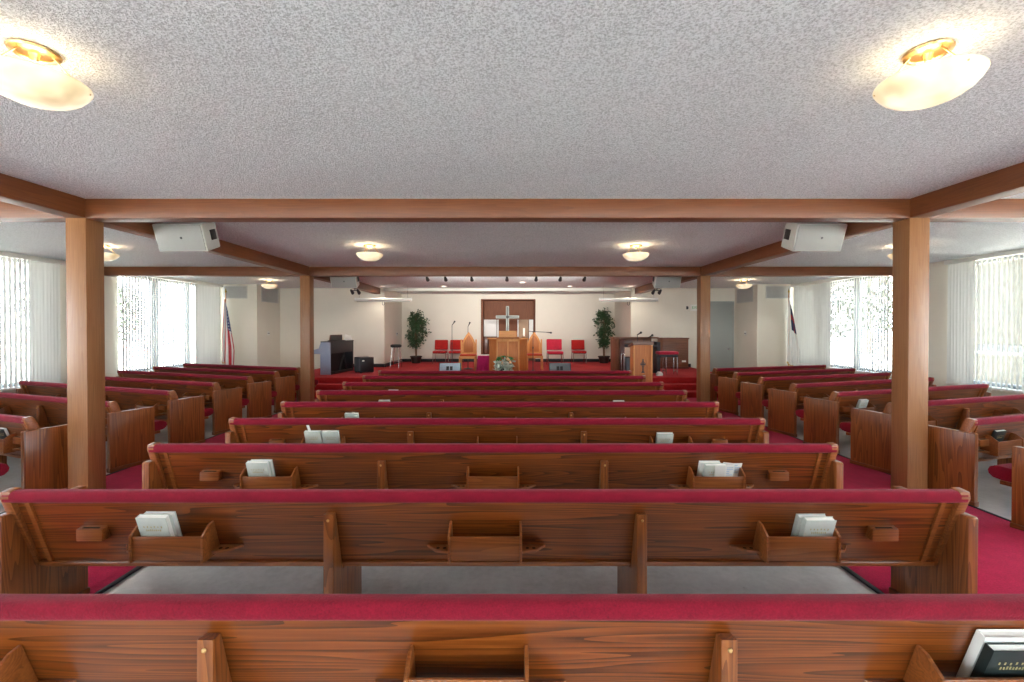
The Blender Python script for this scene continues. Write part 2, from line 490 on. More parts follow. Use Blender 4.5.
# aisle carpet
mb = MB()
for s in (-1, 1):
    a, b = sorted((s*2.45, s*4.38))
    mb.box(a, b, -1.0, 9.75, 0, .012, .003)
mb.box(-5.9, 5.9, 9.75, 10.75, 0, .012, .003)
struct(mb.build('aisle_carpet', M['carpet']), 'red carpet of the two aisles and the strip before the stage')
for i, x in enumerate((-2.435, 2.435)):
    struct(MB().box(x-.016, x+.016, -1.0, 9.75, 0, .016, .004).build('trim_%d' % (3+i), M['black_edge']), 'black edge strip of the aisle carpet')
for i, x in enumerate((-4.395, 4.395)):
    struct(MB().box(x-.016, x+.016, -1.0, 9.75, 0, .016, .004).build('trim_%d' % (5+i), M['black_edge']), 'black edge strip of the aisle carpet')

# posts and beams
PS, BB = 4.02, 2.735
POSTY = (-0.45, 4.45, 9.36)
for y in POSTY[1:]:
    for s in (-1, 1):
        a, b = sorted((s*PS, s*(PS+.2)))
        o = MB().box(a, b, y, y+.2, 0, BB, .006).build('column', M['post'])
        struct(o, '%s square wooden post %s' % ('near' if y < 6 else 'far', 'on the left aisle' if s < 0 else 'on the right aisle'))
for y in POSTY:
    struct(MB().box(-WX, WX, y, y+.19, BB, CEIL+.01, .005).build('beam', M['beam_x']), 'brown wooden cross beam under the ceiling')
for s in (-1, 1):
    for y0, y1 in ((YB, -.45), (-.26, 4.45), (4.64, 9.36), (9.55, YP)):
        a, b = sorted((s*PS, s*(PS+.19)))
        struct(MB().box(a, b, y0, y1, BB+.001, CEIL+.01, .005).build('beam', M['beam_y']), 'brown wooden beam running along the room')

# ------------------------------------------------------------------ windows and blinds
wn = 0
for s in (-1, 1):
    for (a, b) in WIN:
        wn += 1
        mb = MB()
        xo, xi = s*(WX+.14), s*(WX+.06)
        x0, x1 = min(xo, xi), max(xo, xi)
        mb.box(x0, x1, a, a+.06, SILL, HEAD, .004); mb.box(x0, x1, b-.06, b, SILL, HEAD, .004)
        mb.box(x0, x1, a+.06, b-.06, SILL, SILL+.06, .004); mb.box(x0, x1, a+.06, b-.06, HEAD-.06, HEAD, .004)
        n = 3
        for k in range(1, n):
            y = a + (b-a)*k/n
            mb.box(x0, x1, y-.06, y+.06, SILL+.06, HEAD-.06, .004)
        w = struct(mb.build('window_%d' % wn, M['mullion']))
        g = MB().box(s*(WX+.1)-.003, s*(WX+.1)+.003, a+.05, b-.05, SILL+.05, HEAD-.05).build('pane', M['glass'], w)
        xs0, xs1 = sorted((s*(WX-.09), s*(WX+.05)))
        MB().box(xs0, xs1, a-.05, b+.05, SILL-.04, SILL, .006).build('sill', M['white_paint'], w)
        # portal for the daylight
        L = bpy.data.lights.new('daylight_portal', 'AREA'); L.shape = 'RECTANGLE'
        L.size = HEAD-SILL; L.size_y = b-a
        L.cycles.is_portal = True
        lo = bpy.data.objects.new('daylight_portal', L); COL.objects.link(lo)
        lo.location = (s*(WX+.17), (a+b)/2, (SILL+HEAD)/2); lo.rotation_euler = (0, R(90)*s, 0)

for a, b in ADDED_REAR_WIN:  # added windows behind the camera, there for their light
    wn += 1
    mb = MB()
    for k in range(5):
        x = a+.03+(b-a-.06)*k/4; mb.box(x-.03, x+.03, YB-.14, YB-.06, .3, 2.7, .004)
    mb.box(a, b, YB-.14, YB-.06, .3, .36, .004); mb.box(a, b, YB-.14, YB-.06, 2.64, 2.7, .004)
    w = struct(mb.build('window_%d' % wn, M['mullion']))
    MB().box(a+.03, b-.03, YB-.103, YB-.097, .33, 2.67).build('pane', M['glass'], w)
    L = bpy.data.lights.new('daylight_portal', 'AREA'); L.shape = 'RECTANGLE'
    L.size = b-a; L.size_y = 2.4
    L.cycles.is_portal = True
    lo = bpy.data.objects.new('daylight_portal', L); COL.objects.link(lo)
    lo.location = ((a+b)/2, YB-.17, 1.5); lo.rotation_euler = (R(90), 0, 0)

def vane(mb, x, y, ang, s, z0=.6, z1=2.82, w=.076):
    """one curved vertical vane; ang 0 = parallel to the window"""
    d = Vector((s*math.sin(ang), math.cos(ang), 0)); nn = Vector((d.y, -d.x, 0))
    pr = []
    for k in range(5):
        q = (k/4-.5)*w
        pr.append(Vector((x, y, 0)) + d*q + nn*(.006*(1-(2*q/w)**2)))
    for k in range(4):
        A, B = pr[k], pr[k+1]
        vs = [mb.bm.verts.new((p.x, p.y, z)) for p, z in ((A, z0), (B, z0), (B, z1), (A, z1))]
        mb.bm.faces.new(vs)
def blind(label, s, a, b, stacks, ang):
    t = thing('vertical_blind', label, 'blind', (s*(WX-.07), (a+b)/2, SILL), 0, 'vertical blinds at the side windows')
    ym = (a+b)/2
    h = MB().box(-.045, .045, a-ym-.06, b-ym+.06, 2.83-SILL, 2.9-SILL, .006).build('headrail', M['white_plastic'], t)
    mb = MB(); y = a+.04
    while y < b:
        closed = any(p <= y <= q for p, q in stacks)
        ag = R(3) if closed else R(ang(y)) + rnd.uniform(-.03, .03)
        vane(mb, 0, y-ym, ag, s, .61-SILL, 2.83-SILL)
        y += .06 if closed else .08
    bmesh.ops.remove_doubles(mb.bm, verts=mb.bm.verts[:], dist=1e-4)
    mb.build('slats', M['vane'], t)
view = lambda s: (lambda y: math.degrees(math.atan2(WX - s*CAMX, y)) )
vl, vr = view(-1), view(1)
blind('white vertical blind half turned, left window nearest the camera', -1, 4.95, 8.38, [(7.85, 8.4)], lambda y: 14)
blind('white vertical blind turned open, left window beside the striped flag', -1, 9.7, 13.0, [(11.95, 13.0)], lambda y: 11)
blind('white vertical blind before the brick building, right window nearest the camera', 1, 4.95, 8.38, [(7.95, 8.4)], lambda y: 27)
blind('white vertical blind partly closed, right window beside the white flag', 1, 9.7, 13.0, [(11.5, 13.0)], lambda y: 14)

# ------------------------------------------------------------------ outdoors
struct(MB().box(-70, 70, -30, 70, -.8, -.5).build('ground', M['bounce_ground']), 'pale ground outside the windows, lightened to bounce daylight in')
t = thing('brick_building', 'pale tan brick building outside the right windows', 'building', (17.5, 15.6, -.5))
MB().box(0, 8, -8, 1.6, 0, 5.2).build('wall', M['brick'], t)
MB().box(-.3, 8.3, -8.3, 1.9, 5.2, 5.5, .02).build('roof', M['white_paint'], t)
w_ = MB().box(-.04, .02, -.15, 1.3, 1.3, 1.56).build('window', M['dark_glass'], t)
w2 = MB().box(-.06, -.0, -.25, 1.4, 1.22, 1.3, .01).build('window_ledge', M['mullion'], t)
def tree(label, x, y, h, r, seed):
    t = thing('tree', label, 'tree', (x, y, -.5), 0, 'trees outside the windows')
    rn = random.Random(seed)
    mb = MB().tube([(0,0,0),(.05,.03,h*.3),(-.04,.05,h*.62),(.02,0,h*.9)], [.16,.12,.08,.03], 8)
    for k in range(9):
        a = rn.uniform(0, 6.28); z = h*rn.uniform(.32,.75)
        mb.tube([(0,0,z),(math.cos(a)*r*.45, math.sin(a)*r*.45, z+h*.12),(math.cos(a)*r*.85, math.sin(a)*r*.85, z+h*.2)], [.05,.03,.012], 6)
    mb.build('trunk', M['tree_bark'], t)
    mb = MB()
    for k in range(1500):
        a = rn.uniform(0, 6.28); q = rn.random()**.5; zz = rn.uniform(-1, 1)
        rr = r*math.sqrt(max(0, 1-zz*zz))*q
        mb.leaf((math.cos(a)*rr, math.sin(a)*rr, h*.62+zz*h*.36), rn.uniform(.14,.3), rn, .6)
    mb.build('foliage', M['tree_leaf'], t, flat=True)
for i, (x, y, h, r, lb) in enumerate((
    (30, 38, 8.5, 2.8, 'far leafy tree seen between the right window trees'),
    (21, 24.5, 7.5, 2.4, 'tall tree in the middle of the right window view'),
    (15.5, 22.6, 5.5, 1.8, 'small tree close outside the far right window'),
    (28, 31, 9, 3.0, 'large distant tree beyond the right window'),
    (-24, 27, 5.0, 2.0, 'small tree outside the far left window'),
    (-33, 33, 6.0, 2.6, 'distant tree outside the left windows'))):
    tree(lb, x, y, h, r, 40+i)

# ------------------------------------------------------------------ pews
SLOPE = .324
def yback(z): return .035 + (.745 - z) * SLOPE   # rear face of the back panel
def make_pew(name, L, fins, racks, cards, ends=True):
    t = bpy.data.objects.new(name, None); COL.objects.link(t)
    h = L/2
    # back panel
    th = .024
    MB().prism([(yback(.75), .75), (yback(.36), .36), (yback(.36)+th, .36), (yback(.75)+th, .75)], -h+.05, h-.05, 'x').build('back', M['oak_x'], t)
    # red cap roll
    pr = []
    cy, cz, a, b = .033, .776, .036, .032
    for k in range(20):
        q = 2*math.pi*k/20
        c_, s_ = math.cos(q), math.sin(q)
        pr.append((cy + a*math.copysign(abs(c_)**.7, c_), cz + b*math.copysign(abs(s_)**.7, s_)))
    MB().prism(pr, -h+.012, h-.012, 'x').build('padded_cap', M['velvet'], t, angle=60)
    # trim: bottom rail and slanted stiles on the rear face
    mb = MB()
    mb.box(-h+.05, h-.05, yback(.37)-.016, yback(.37)+.03, .345, .372, .006)
    MBz = mb
    for s in (-1, 1):
        x0, x1 = sorted((s*(h-.1), s*(h-.125)))
        MBz.prism([(yback(.75)-.012, .75), (yback(.37)-.012, .37), (yback(.37)+.01, .37), (yback(.75)+.01, .75)], x0, x1, 'x')
    MBz.build('trim_rail', M['oak_trim'], t)
    # ends
    for s in (-1, 1):
        x0, x1 = sorted((s*(h-.028), s*(h+.025)))
        e = MB().prism([(-.02,.05),(.46,.05),(.46,.675),(.45,.685),(-.01,.685),(-.02,.675)], x0, x1, 'x', .006).build('end_panel', M['oak_z'], t)
        MB().box(x0-.006, x1+.006, -.026, .466, 0, .05, .006).build('plinth', M['oak_y'], e)
        x0, x1 = sorted((s*(h-.05), s*(h-.0)))
        MB().prism([(-.004,.775),(.002,.808),(.056,.814),(.08,.785),(.235,.345),(yback(.345)-.012,.345)], x0, x1, 'x', .004).build('back_end', M['oak_trim'], t)
    # seat
    MB().prism([(.156,.472),(.192,.365),(.56,.365),(.61,.375),(.638,.4),(.645,.43),(.632,.462),(.6,.478),(.56,.483)], -h+.034, h-.034, 'x', .008).build('seat_cushion', M['velvet'], t, angle=50)
    MB().box(-h+.03, h-.03, .2, .56, .33, .365, .004).build('seat_board', M['oak_x'], t)
    for x in fins:
        e = MB().prism([(.005,0),(.46,0),(.46,.33),(yback(.345)-.018,.33),(yback(.345)-.018,.345),(yback(.68)-.003,.68),(.012,.685)], x-.026, x+.026, 'x', .004).build('support', M['oak_z'], t)
        MB().lathe([(0,.006),(.006,.004),(.008,0)], (0,0,0), 10).build('screw', M['brass'], e, (x, .008, .655)).rotation_euler = (R(90),0,0)
    for x in racks:
        w = .192
        mb = MB()
        mb.box(x-w+.012, x+w-.012, -.012, 0, .455, .578, .002)
        mb.box(x-w+.012, x+w-.012, 0, yback(.5)-.006, .455, .467, .002)
        for s in (-1, 1):
            a0, a1 = sorted((x+s*w, x+s*(w-.012)))
            mb.prism([(-.022,.445),(yback(.445)-.003,.445),(yback(.63)-.003,.63),(.035,.625),(-.022,.585)], a0, a1, 'x', .002)
        rk = mb.build('book_rack', M['oak_trim'], t)
        for s in (-1, 1):
            q = [(x+s*w, yback(.47)-.006), (x+s*(w+.13), yback(.47)-.006), (x+s*(w+.075), .055), (x+s*w, .04)]
            ch = MB().prism(q if s > 0 else q[::-1], .465, .48, 'z', .003).build('cup_holder', M['oak_trim'], rk)
            mb = MB()
            for k in (.03, .065):
                mb.lathe([(0,.001),(.0095,.0005),(.0095,-.01)], (x+s*(w+k), .075, .4802), 12)
            mb.build('cup_hole_shade', M['hole'], ch)  # dark plugs in the wood, painted as the shade of cup holes
    for x in cards:
        e = MB().prism([(.045,.53),(yback(.53)-.003,.53),(yback(.6)-.003,.6),(.045,.592)], x-.07, x+.07, 'x', .004).build('card_holder', M['oak_trim'], t)
        MB().box(x-.045, x+.045, .055, .066, .585, .597).build('slot', M['hole'], e)  # dark strip painted as the shade in the card slot
    return t

def setpew(p, x, y, rz, label, group):
    p.location = (x, y, 0); p.rotation_euler = (0, 0, rz)
    tag(p, label, 'pew', group)
PEWS = {}
LC = 5.04
cen = make_pew('church_pew', LC, (-.82, .82), (-1.645, .0, 1.645), (-2.1, 2.12))
ordn = ['nearest', 'second', 'third', 'fourth', 'fifth', 'sixth', 'seventh', 'eighth', 'ninth']
ROW = [1.40 + .954*i for i in range(9)]
for i in range(9):
    p = cen if i == 0 else copy_tree(cen)
    lb = ('long oak pew with red padded top in the middle block, nearest the camera' if i == 0 else
          'long oak pew with red padded top in the middle block, last row before the stage' if i == 8 else
          'long oak pew with red padded top in the middle block, %s row from the camera' % ordn[i])
    setpew(p, 0, ROW[i], 0, lb, 'long pews of the middle block')
    PEWS['C%d' % i] = p
AL, LL = R(19.7), 3.55
AR, LR = R(17.0), 3.1
lf = make_pew('side_pew', LL, (LL/2-1.45,), (LL/2-.5, LL/2-2.4), (LL/2-.25,))
rt = make_pew('side_pew', LR, (-LR/2+1.3,), (-LR/2+.5, -LR/2+2.1), (-LR/2+.25,))
sn = ['nearest the camera', 'second from the camera', 'third from the camera', 'fourth from the camera', 'fifth from the camera', 'sixth from the camera', 'seventh from the camera', 'farthest from the camera']
for i in range(8):
    d = 3.38 + .915*i
    p = lf if i == 0 else copy_tree(lf)
    setpew(p, -4.47 - math.cos(AL)*LL/2, d + math.sin(AL)*LL/2, -AL, 'short angled oak pew of the left block by the windows, ' + sn[i], 'angled pews of the left block')
    PEWS['L%d' % i] = p
    d = 3.32 + .895*i
    p = rt if i == 0 else copy_tree(rt)
    setpew(p, 4.43 + math.cos(AR)*LR/2, d + math.sin(AR)*LR/2, AR, 'short angled oak pew of the right block by the windows, ' + sn[i], 'angled pews of the right block')
    PEWS['R%d' % i] = p

# ------------------------------------------------------------------ hymn books in the racks
def book(w, h, th, cover, title=None):
    t = bpy.data.objects.new('hymnal', None); COL.objects.link(t)
    mb = MB()
    mb.box(-w/2, w/2, -th/2, -th/2+.003, 0, h, .001); mb.box(-w/2, w/2, th/2-.003, th/2, 0, h, .001)
    mb.box(-w/2, -w/2+.004, -th/2, th/2, 0, h, .001)
    c = mb.build('cover', cover, t)
    MB().box(-w/2+.004, w/2-.004, -th/2+.003, th/2-.003, .003, h-.004, .0).build('pages', M['paper'], t, flat=True)
    if title:
        rn = random.Random(3); mb = MB()
        for r, (z, n, hw) in enumerate(((h*.72, 6, .045), (h*.62, 8, .035))):
            for k in range(n):
                x = -hw + 2*hw*k/(n-1)
                mb.box(x-.003, x+.002, -th/2-.0008, -th/2, z-.006*rn.uniform(.4, 1), z+.008*rn.uniform(.5, 1))
        mb.build('title_lettering', title, t, flat=True)
    return t
bk_pale = book(.155, .205, .032, M['book'], M['gold_ink'])
bk_black = book(.16, .19, .028, M['book_black'], M['gold_ink'])
bk_white = book(.155, .215, .03, M['paper'])
first = {}
def put(proto, pew, x, label, slot=0, roll=0.0, dz=0.0):
    o = proto if not first.get(proto.name) else copy_tree(proto)
    first[proto.name] = True
    tag(o, label, 'book', 'hymn books in the pew racks')
    p = PEWS[pew]
    rz = p.rotation_euler.z
    th = .035
    tilt = math.atan(SLOPE)
    zb = .49 + dz
    yl = yback(zb) - .022 - slot*(th+.001)
    v = Matrix.Rotation(rz, 3, 'Z') @ Vector((x, yl, zb))
    o.location = (p.location.x+v.x, p.location.y+v.y, v.z)
    o.rotation_mode = 'XYZ'
    o.rotation_euler = (tilt, roll, rz)
    return o
XR = 1.645
put(bk_white, 'C0', 1.70, 'white book behind a black one in the right rack of the nearest pew', 0)
put(bk_black, 'C0', 1.70, 'black covered book in the right rack of the nearest pew', 1)
put(bk_pale, 'C1', -1.72, 'pale green hymnal against the back board in the left rack of the second pew', 0)
put(bk_pale, 'C1', -1.725, 'pale green hymnal in front in the left rack of the second pew', 1)
put(bk_pale, 'C1', 1.725, 'pale hymnal against the back board in the right rack of the second pew', 0, dz=-.015)
put(bk_pale, 'C1', 1.74, 'pale hymnal with faint gold title in front in the right rack of the second pew', 1, dz=-.015)
put(bk_pale, 'C2', -1.71, 'pale hymnal against the back board in the left rack of the third pew', 0)
put(bk_pale, 'C2', -1.715, 'pale hymnal in front in the left rack of the third pew', 1)
put(bk_white, 'C2', 1.60, 'tall white book at the left end of the right rack of the third pew', 0, dz=-.02)
put(bk_pale, 'C2', 1.625, 'grey hymnal in front of the tall white book in the third pew', 1, dz=-.02)
put(bk_pale, 'C3', -1.745, 'left one of two pale hymnals side by side in the fourth pew', 0)
put(bk_pale, 'C3', -1.58, 'right one of two pale hymnals side by side in the fourth pew', 0)
put(bk_pale, 'C3', 1.59, 'lone pale hymnal in the right rack of the fourth pew', 0, dz=-.02)
put(bk_pale, 'C4', -1.715, 'lone pale hymnal in the left rack of the fifth pew', 0, dz=-.01)
put(bk_pale, 'C5', -1.605, 'pale hymnal in the left rack of the sixth pew', 0, dz=-.01)
put(bk_pale, 'C5', 1.6, 'pale hymnal in the right rack of the sixth pew', 0, dz=-.018)
put(bk_pale, 'C6', -1.73, 'small pale hymnal in the left rack of the seventh pew', 0)
put(bk_pale, 'R3', -LR/2+.54, 'pale hymnal in an angled pew of the right block, beside the near right post', 0)
put(bk_black, 'L1', LL/2-.5, 'dark book in the rack of the second angled pew on the left', 0)
put(bk_black, 'R1', -LR/2+.46, 'dark book in the rack of the second angled pew on the right', 0)
put(bk_black, 'R2', -LR/2+.5, 'dark book in the rack of the third angled pew on the right', 0)
# loose leaflets
def leaflet(label, pew, x, slot, roll, seed):
    o = MB()
    w, h = .14, .19
    o.prism([(-w/2, 0), (0, -.008), (w/2, 0), (w/2, .002), (0, -.006), (-w/2, .002)], 0, h, 'z')
    t = o.build('leaflet', M['paper'], None, flat=True)
    mb = MB(); rn = random.Random(seed)
    for k in range(5):
        z = h*(.9-.08*k)
        mb.box(.012, .03+.03*rn.random(), -.0095, -.0085, z, z+.006)
    mb.build('print', M['blue_ink'], t, flat=True)
    tag(t, label, 'leaflet', 'leaflets in the racks')
    p = PEWS[pew]; zb = .485
    t.location = (p.location.x+x, p.location.y + yback(zb) - .012 - slot*.036, zb); t.rotation_euler = (math.atan(SLOPE), roll, 0)
leaflet('open white leaflet with blue print at the right end of the third pew rack', 'C2', 1.76, .2, .06, 1)
leaflet('folded white leaflet in front of the grey hymnal in the third pew rack', 'C2', 1.69, 2.05, -.05, 2)
t = MB().box(-.012, .012, -.002, .002, 0, .3, .001).build('bookmark_card', M['paper'])
tag(t, 'narrow white card sticking up behind the two hymnals in the fourth pew', 'card')
t.location = (-1.74, ROW[3]+yback(.52)-.0055, .5); t.rotation_euler = (math.atan(SLOPE), -.2, 0)

# ------------------------------------------------------------------ ceiling lamps
def lamp():
    t = bpy.data.objects.new('ceiling_lamp', None); COL.objects.link(t)
    MB().lathe([(0,0),(.088,0),(.092,-.006),(.088,-.016),(.07,-.022),(.066,-.015),(.02,-.015),(.016,-.03),(.012,-.05),(0,-.052)], (0,0,0), 32).build('canopy', M['brass'], t)
    for k in range(3):
        a = 2*math.pi*k/3+.5
        MB().tube([(.06*math.cos(a), .06*math.sin(a), -.012), (.14*math.cos(a), .14*math.sin(a), -.11), (.178*math.cos(a), .178*math.sin(a), -.145)], .0035, 6).build('rod', M['brass'], t)
    pr = [(r_*.93, z_-.035) for r_, z_ in [(.207,-.095),(.212,-.1),(.212,-.106),(.2,-.125),(.175,-.153),(.14,-.176),(.1,-.192),(.05,-.2),(0,-.203),(0,-.196),(.05,-.193),(.1,-.185),(.138,-.169),(.172,-.146),(.196,-.118),(.203,-.1),(.207,-.095)]]
    bw = MB().lathe(pr, (0,0,0), 40).build('glass_bowl', M['bowl'], t, recalc=True)
    mb = MB()
    for k in range(3):
        a = 2*math.pi*k/3+.5
        mb.ball((.19*math.cos(a), .19*math.sin(a), -.152), .006, sub=1)
    mb.build('clip', M['brass'], bw)
    return t
lp = lamp()
LAMPS = [(-2.03, 2.08, 'large lit bowl lamp on the ceiling near the camera, left of the room'), (2.03, 2.08, 'large lit bowl lamp on the ceiling near the camera, right of the room'),
         (-2.03, 6.95, 'lit bowl lamp between the two cross beams, left one'), (2.03, 6.95, 'lit bowl lamp between the two cross beams, right one'),
         (-6.1, 6.95, 'lit bowl lamp partly behind the near left post'), (6.12, 6.95, 'lit bowl lamp partly behind the near right post'),
         (-6.2, 11.9, 'lit bowl lamp before the wall vents near the striped flag'), (6.2, 11.9, 'lit bowl lamp before the wall vents above the grey door')]
for x in (-6.1, -2.03, 2.03, 6.1): LAMPS.append((x, -2.6, 'unseen lit bowl lamp added behind the camera to light the room'))  # lamp row out of view, added to brighten the room
for x in (-6.1, 6.1): LAMPS.append((x, 2.08, 'unseen lit bowl lamp added over the side aisle beside the camera'))  # unseen aisle lamps, added for extra light
for i, (x, y, lb) in enumerate(LAMPS):
    o = lp if i == 0 else copy_tree(lp)
    o.location = (x, y, CEIL); tag(o, lb, 'ceiling lamp', 'bowl lamps on the ceiling')
    L = bpy.data.lights.new('lamp_bulb', 'POINT'); L.energy = .75 if y < 5 else 1.3; L.shadow_soft_size = .06; L.color = (1, .86, .66)
    lo = bpy.data.objects.new('lamp_bulb', L); COL.objects.link(lo); lo.location = (x, y, CEIL-.085)
    L = bpy.data.lights.new('lamp_glow', 'SPOT'); L.energy = 8; L.spot_size = R(170); L.spot_blend = .5; L.shadow_soft_size = .15; L.color = (1, .93, .82)
    lo = bpy.data.objects.new('lamp_glow', L); COL.objects.link(lo); lo.location = (x, y, CEIL-.4)

def downlight():
    t = bpy.data.objects.new('recessed_downlight', None); COL.objects.link(t)
    MB().lathe([(.075,-.001),(.1,-.001),(.1,-.01),(.09,-.014),(.075,-.008),(.075,-.001)], (0,0,0), 24).build('ring', M['white_paint'], t, recalc=True)
    MB().lathe([(0,-.004),(.076,-.004),(.076,-.007),(0,-.007)], (0,0,0), 24).build('lens', M['downlight'], t, recalc=True)
    return t
dl = downlight()
for i, (x, y, lb) in enumerate(((-3.73,13.65,'leftmost recessed downlight over the stage'), (-1.9,13.65,'recessed downlight over the stage above the left mic stands'), (.43,12.5,'recessed downlight over the pulpit'), (1.88,13.65,'recessed downlight over the rose chair'), (3.7,13.65,'rightmost recessed downlight over the stage'))):
    o = dl if i == 0 else copy_tree(dl)
    o.location = (x, y, CEIL); tag(o, lb, 'downlight', 'recessed downlights over the stage')
    L = bpy.data.lights.new('downlight_lamp', 'SPOT'); L.energy = 12; L.spot_size = R(165); L.spot_blend = .6; L.shadow_soft_size = .07; L.color = (1, .9, .76)
    lo = bpy.data.objects.new('downlight_lamp', L); COL.objects.link(lo); lo.location = (x, y, CEIL-.03)

# little spot fittings behind the second beam
def spot():
    t = bpy.data.objects.new('stage_spotlight', None); COL.objects.link(t)
    MB().box(-.02, .02, -.075, .02, -.01, .01, .002).tube([(0,0,0),(0,0,-.05)], .012, 8).build('stem', M['charcoal'], t)
    MB().tube([(0,-.04,-.05),(0,.03,-.075),(0,.07,-.09)], [.025,.035,.04], 12).build('can', M['charcoal'], t)
    return t
sp = spot()
for i, u in enumerate((428, 446, 472, 507, 536, 560, 584)):
    o = sp if i == 0 else copy_tree(sp)
    o.location = (at(u, 9.7), 9.62, 2.77)
    tag(o, ['leftmost', 'second from left', 'third from left', 'middle', 'third from right', 'second from right', 'rightmost'][i] + ' of the small dark spotlights behind the far cross beam', 'spotlight', 'small spotlights behind the far beam')
    L = bpy.data.lights.new('stage_spot_lamp', 'SPOT'); L.energy = 60; L.spot_size = R(64); L.spot_blend = .9; L.shadow_soft_size = .05; L.color = (1, .96, .89)
    lo = bpy.data.objects.new('stage_spot_lamp', L); COL.objects.link(lo); lo.location = (o.location.x, 9.72, 2.66); lo.rotation_euler = (R(96), 0, 0)

# hanging loudspeakers
def hanging_speaker(s):
    t = bpy.data.objects.new('loudspeaker', None); COL.objects.link(t)
    # local: front (grille) towards -y, pitched down
    w = .29
    MB().prism([(-w,-.14),(w,-.14),(w*.82,.17),(-w*.82,.17)], -.16, .16, 'z', .012).build('cabinet', M['grey_side'], t)
    MB().box(-w+.015, w-.015, -.152, -.139, -.147, .147, .004).build('grille', M['grey_box'], t)
    MB().ball((.02,-.154,.0), .014, 1, .35, 1).build('badge', M['charcoal'], t)
    for q in (-1, 1):
        e = MB().prism([(.0,-.05),(.09,-.05),(.09,.07),(.0,.07)], q*(w*.93)-.012, q*(w*.93)+.012, 'x', .01).build('handle', M['black'], t)
    mb = MB()
    for q in (-1, 1): mb.box(q*.2-.012, q*.2+.012, .02, .05, .15, .3, .002)
    mb.build('mounting_bracket', M['charcoal'], t)
    return t
hs = hanging_speaker(1)
for i, (x, y, lb) in enumerate(((-3.69, 5.4, 'large light grey loudspeaker hung at the ceiling by the near left post'), (3.69, 5.4, 'large light grey loudspeaker hung at the ceiling by the near right post'),
                               (-3.62, 10.3, 'light grey loudspeaker hung behind the far beam on the left'), (3.62, 10.3, 'light grey loudspeaker hung behind the far beam on the right'))):
    o = hs if i == 0 else copy_tree(hs)
    o.location = (x, y, 2.75); o.rotation_euler = (R(20), 0, R(-2 if x < 0 else 2)); tag(o, lb, 'loudspeaker', 'loudspeakers hung from the ceiling')
for s, lb in ((-1, 'small dark twin stage light below the far left hanging loudspeaker'), (1, 'small dark twin stage light below the far right hanging loudspeaker')):
    t = thing('twin_stage_light', lb, 'stage light', (s*3.5, 10.55, CEIL), 0, 'twin stage lights under the far loudspeakers'); t.scale = (.75, .75, .93)
    MB().tube([(0,0,0),(0,0,-.42)], .012, 8).tube([(-.1,0,-.42),(.1,0,-.42)], .01, 8).build('hanger', M['charcoal'], t)
    for q in (-1, 1):
        MB().tube([(q*.1,-.06,-.42),(q*.1,.03,-.45),(q*.1,.1,-.475)], [.03,.042,.05], 12).build('lamp_head', M['charcoal'], t)

# rolled projection screens
for s, u0, u1, lb in ((-1, 356, 411, 'white rolled up projection screen hung before the left corner of the stage'), (1, 600, 657, 'white rolled up projection screen hung before the right corner of the stage')):
    d = 13.6; xa, xb = at(u0, d), at(u1, d); xm = (xa+xb)/2; hw = (xb-xa)/2
    t = thing('projection_screen', lb, 'screen', (xm, d, 2.51), 0, 'rolled projection screens')
    MB().tube([(-hw,0,0),(hw,0,0)], .045, 16).build('case', M['white_plastic'], t)
    mb = MB()
    for q in (-1, 1): mb.tube([(q*(hw+.0),0,0),(q*(hw+.025),0,0)], .052, 16)
    mb.build('end_cap', M['white_paint'], t)
    MB().box(-hw+.03, hw-.03, -.006, .006, -.075, -.04, .003).build('bottom_bar', M['grey_side'], t)
    MB().tube([(-.03,0,-.07),(-.03,0,-.15),(0,0,-.17),(.03,0,-.15),(.03,0,-.07)], .008, 8).build('pull_handle', M['charcoal'], t)
    mb = MB()
    for q in (-1, 1): mb.tube([(q*(hw-.1),0,.04),(q*(hw-.1),0,CEIL-2.51)], .005, 6)
    mb.build('hanging_wire', M['chrome'], t)

# ------------------------------------------------------------------ wall fittings
def vent(label, M4, w, h):
    t = thing('air_vent', label, 'vent', M4.to_translation(), 0, 'air vents high on the front walls')
    t.rotation_euler = M4.to_euler()
    MB().box(-w/2, w/2, -.006, -.001, -h/2, h/2).build('recess', M['vent_dark'], t)
    mb = MB(); mb.box(-w/2, w/2, -.02, -.001, h/2-.02, h/2, .003); mb.box(-w/2, w/2, -.02, -.001, -h/2, -h/2+.02, .003)
    mb.box(-w/2, -w/2+.02, -.02, -.001, -h/2, h/2, .003); mb.box(w/2-.02, w/2, -.02, -.001, -h/2, h/2, .003)
    mb.build('frame', M['grille'], t)
    mb = MB(); n = int(h/.03)
    for k in range(1, n):
        z = -h/2 + h*k/n
        mb.prism([(-.018, z-.006), (-.004, z+.008), (-.004, z+.011), (-.018, z-.003)], -w/2+.02, w/2-.02, 'x')
    mb.build('slats', M['grille'], t)
T = Matrix.Translation
d = AY
vent('grey air vent in the wall above the striped flag', T((at(235, d), d-.002, 2.69)), .72, .36)
vent('grey air vent in the wall above the white flag', T((at(778, d), d-.002, 2.69)), .72, .36)
vent('grey air vent in the left side return, behind a lit lamp', T((-AX+.002, 13.8, 2.66)) @ Matrix.Rotation(R(90), 4, 'Z'), .95, .46)
vent('grey air vent in the right side return, beside the grey door', T((AX-.002, 13.8, 2.66)) @ Matrix.Rotation(R(-90), 4, 'Z'), .95, .46)
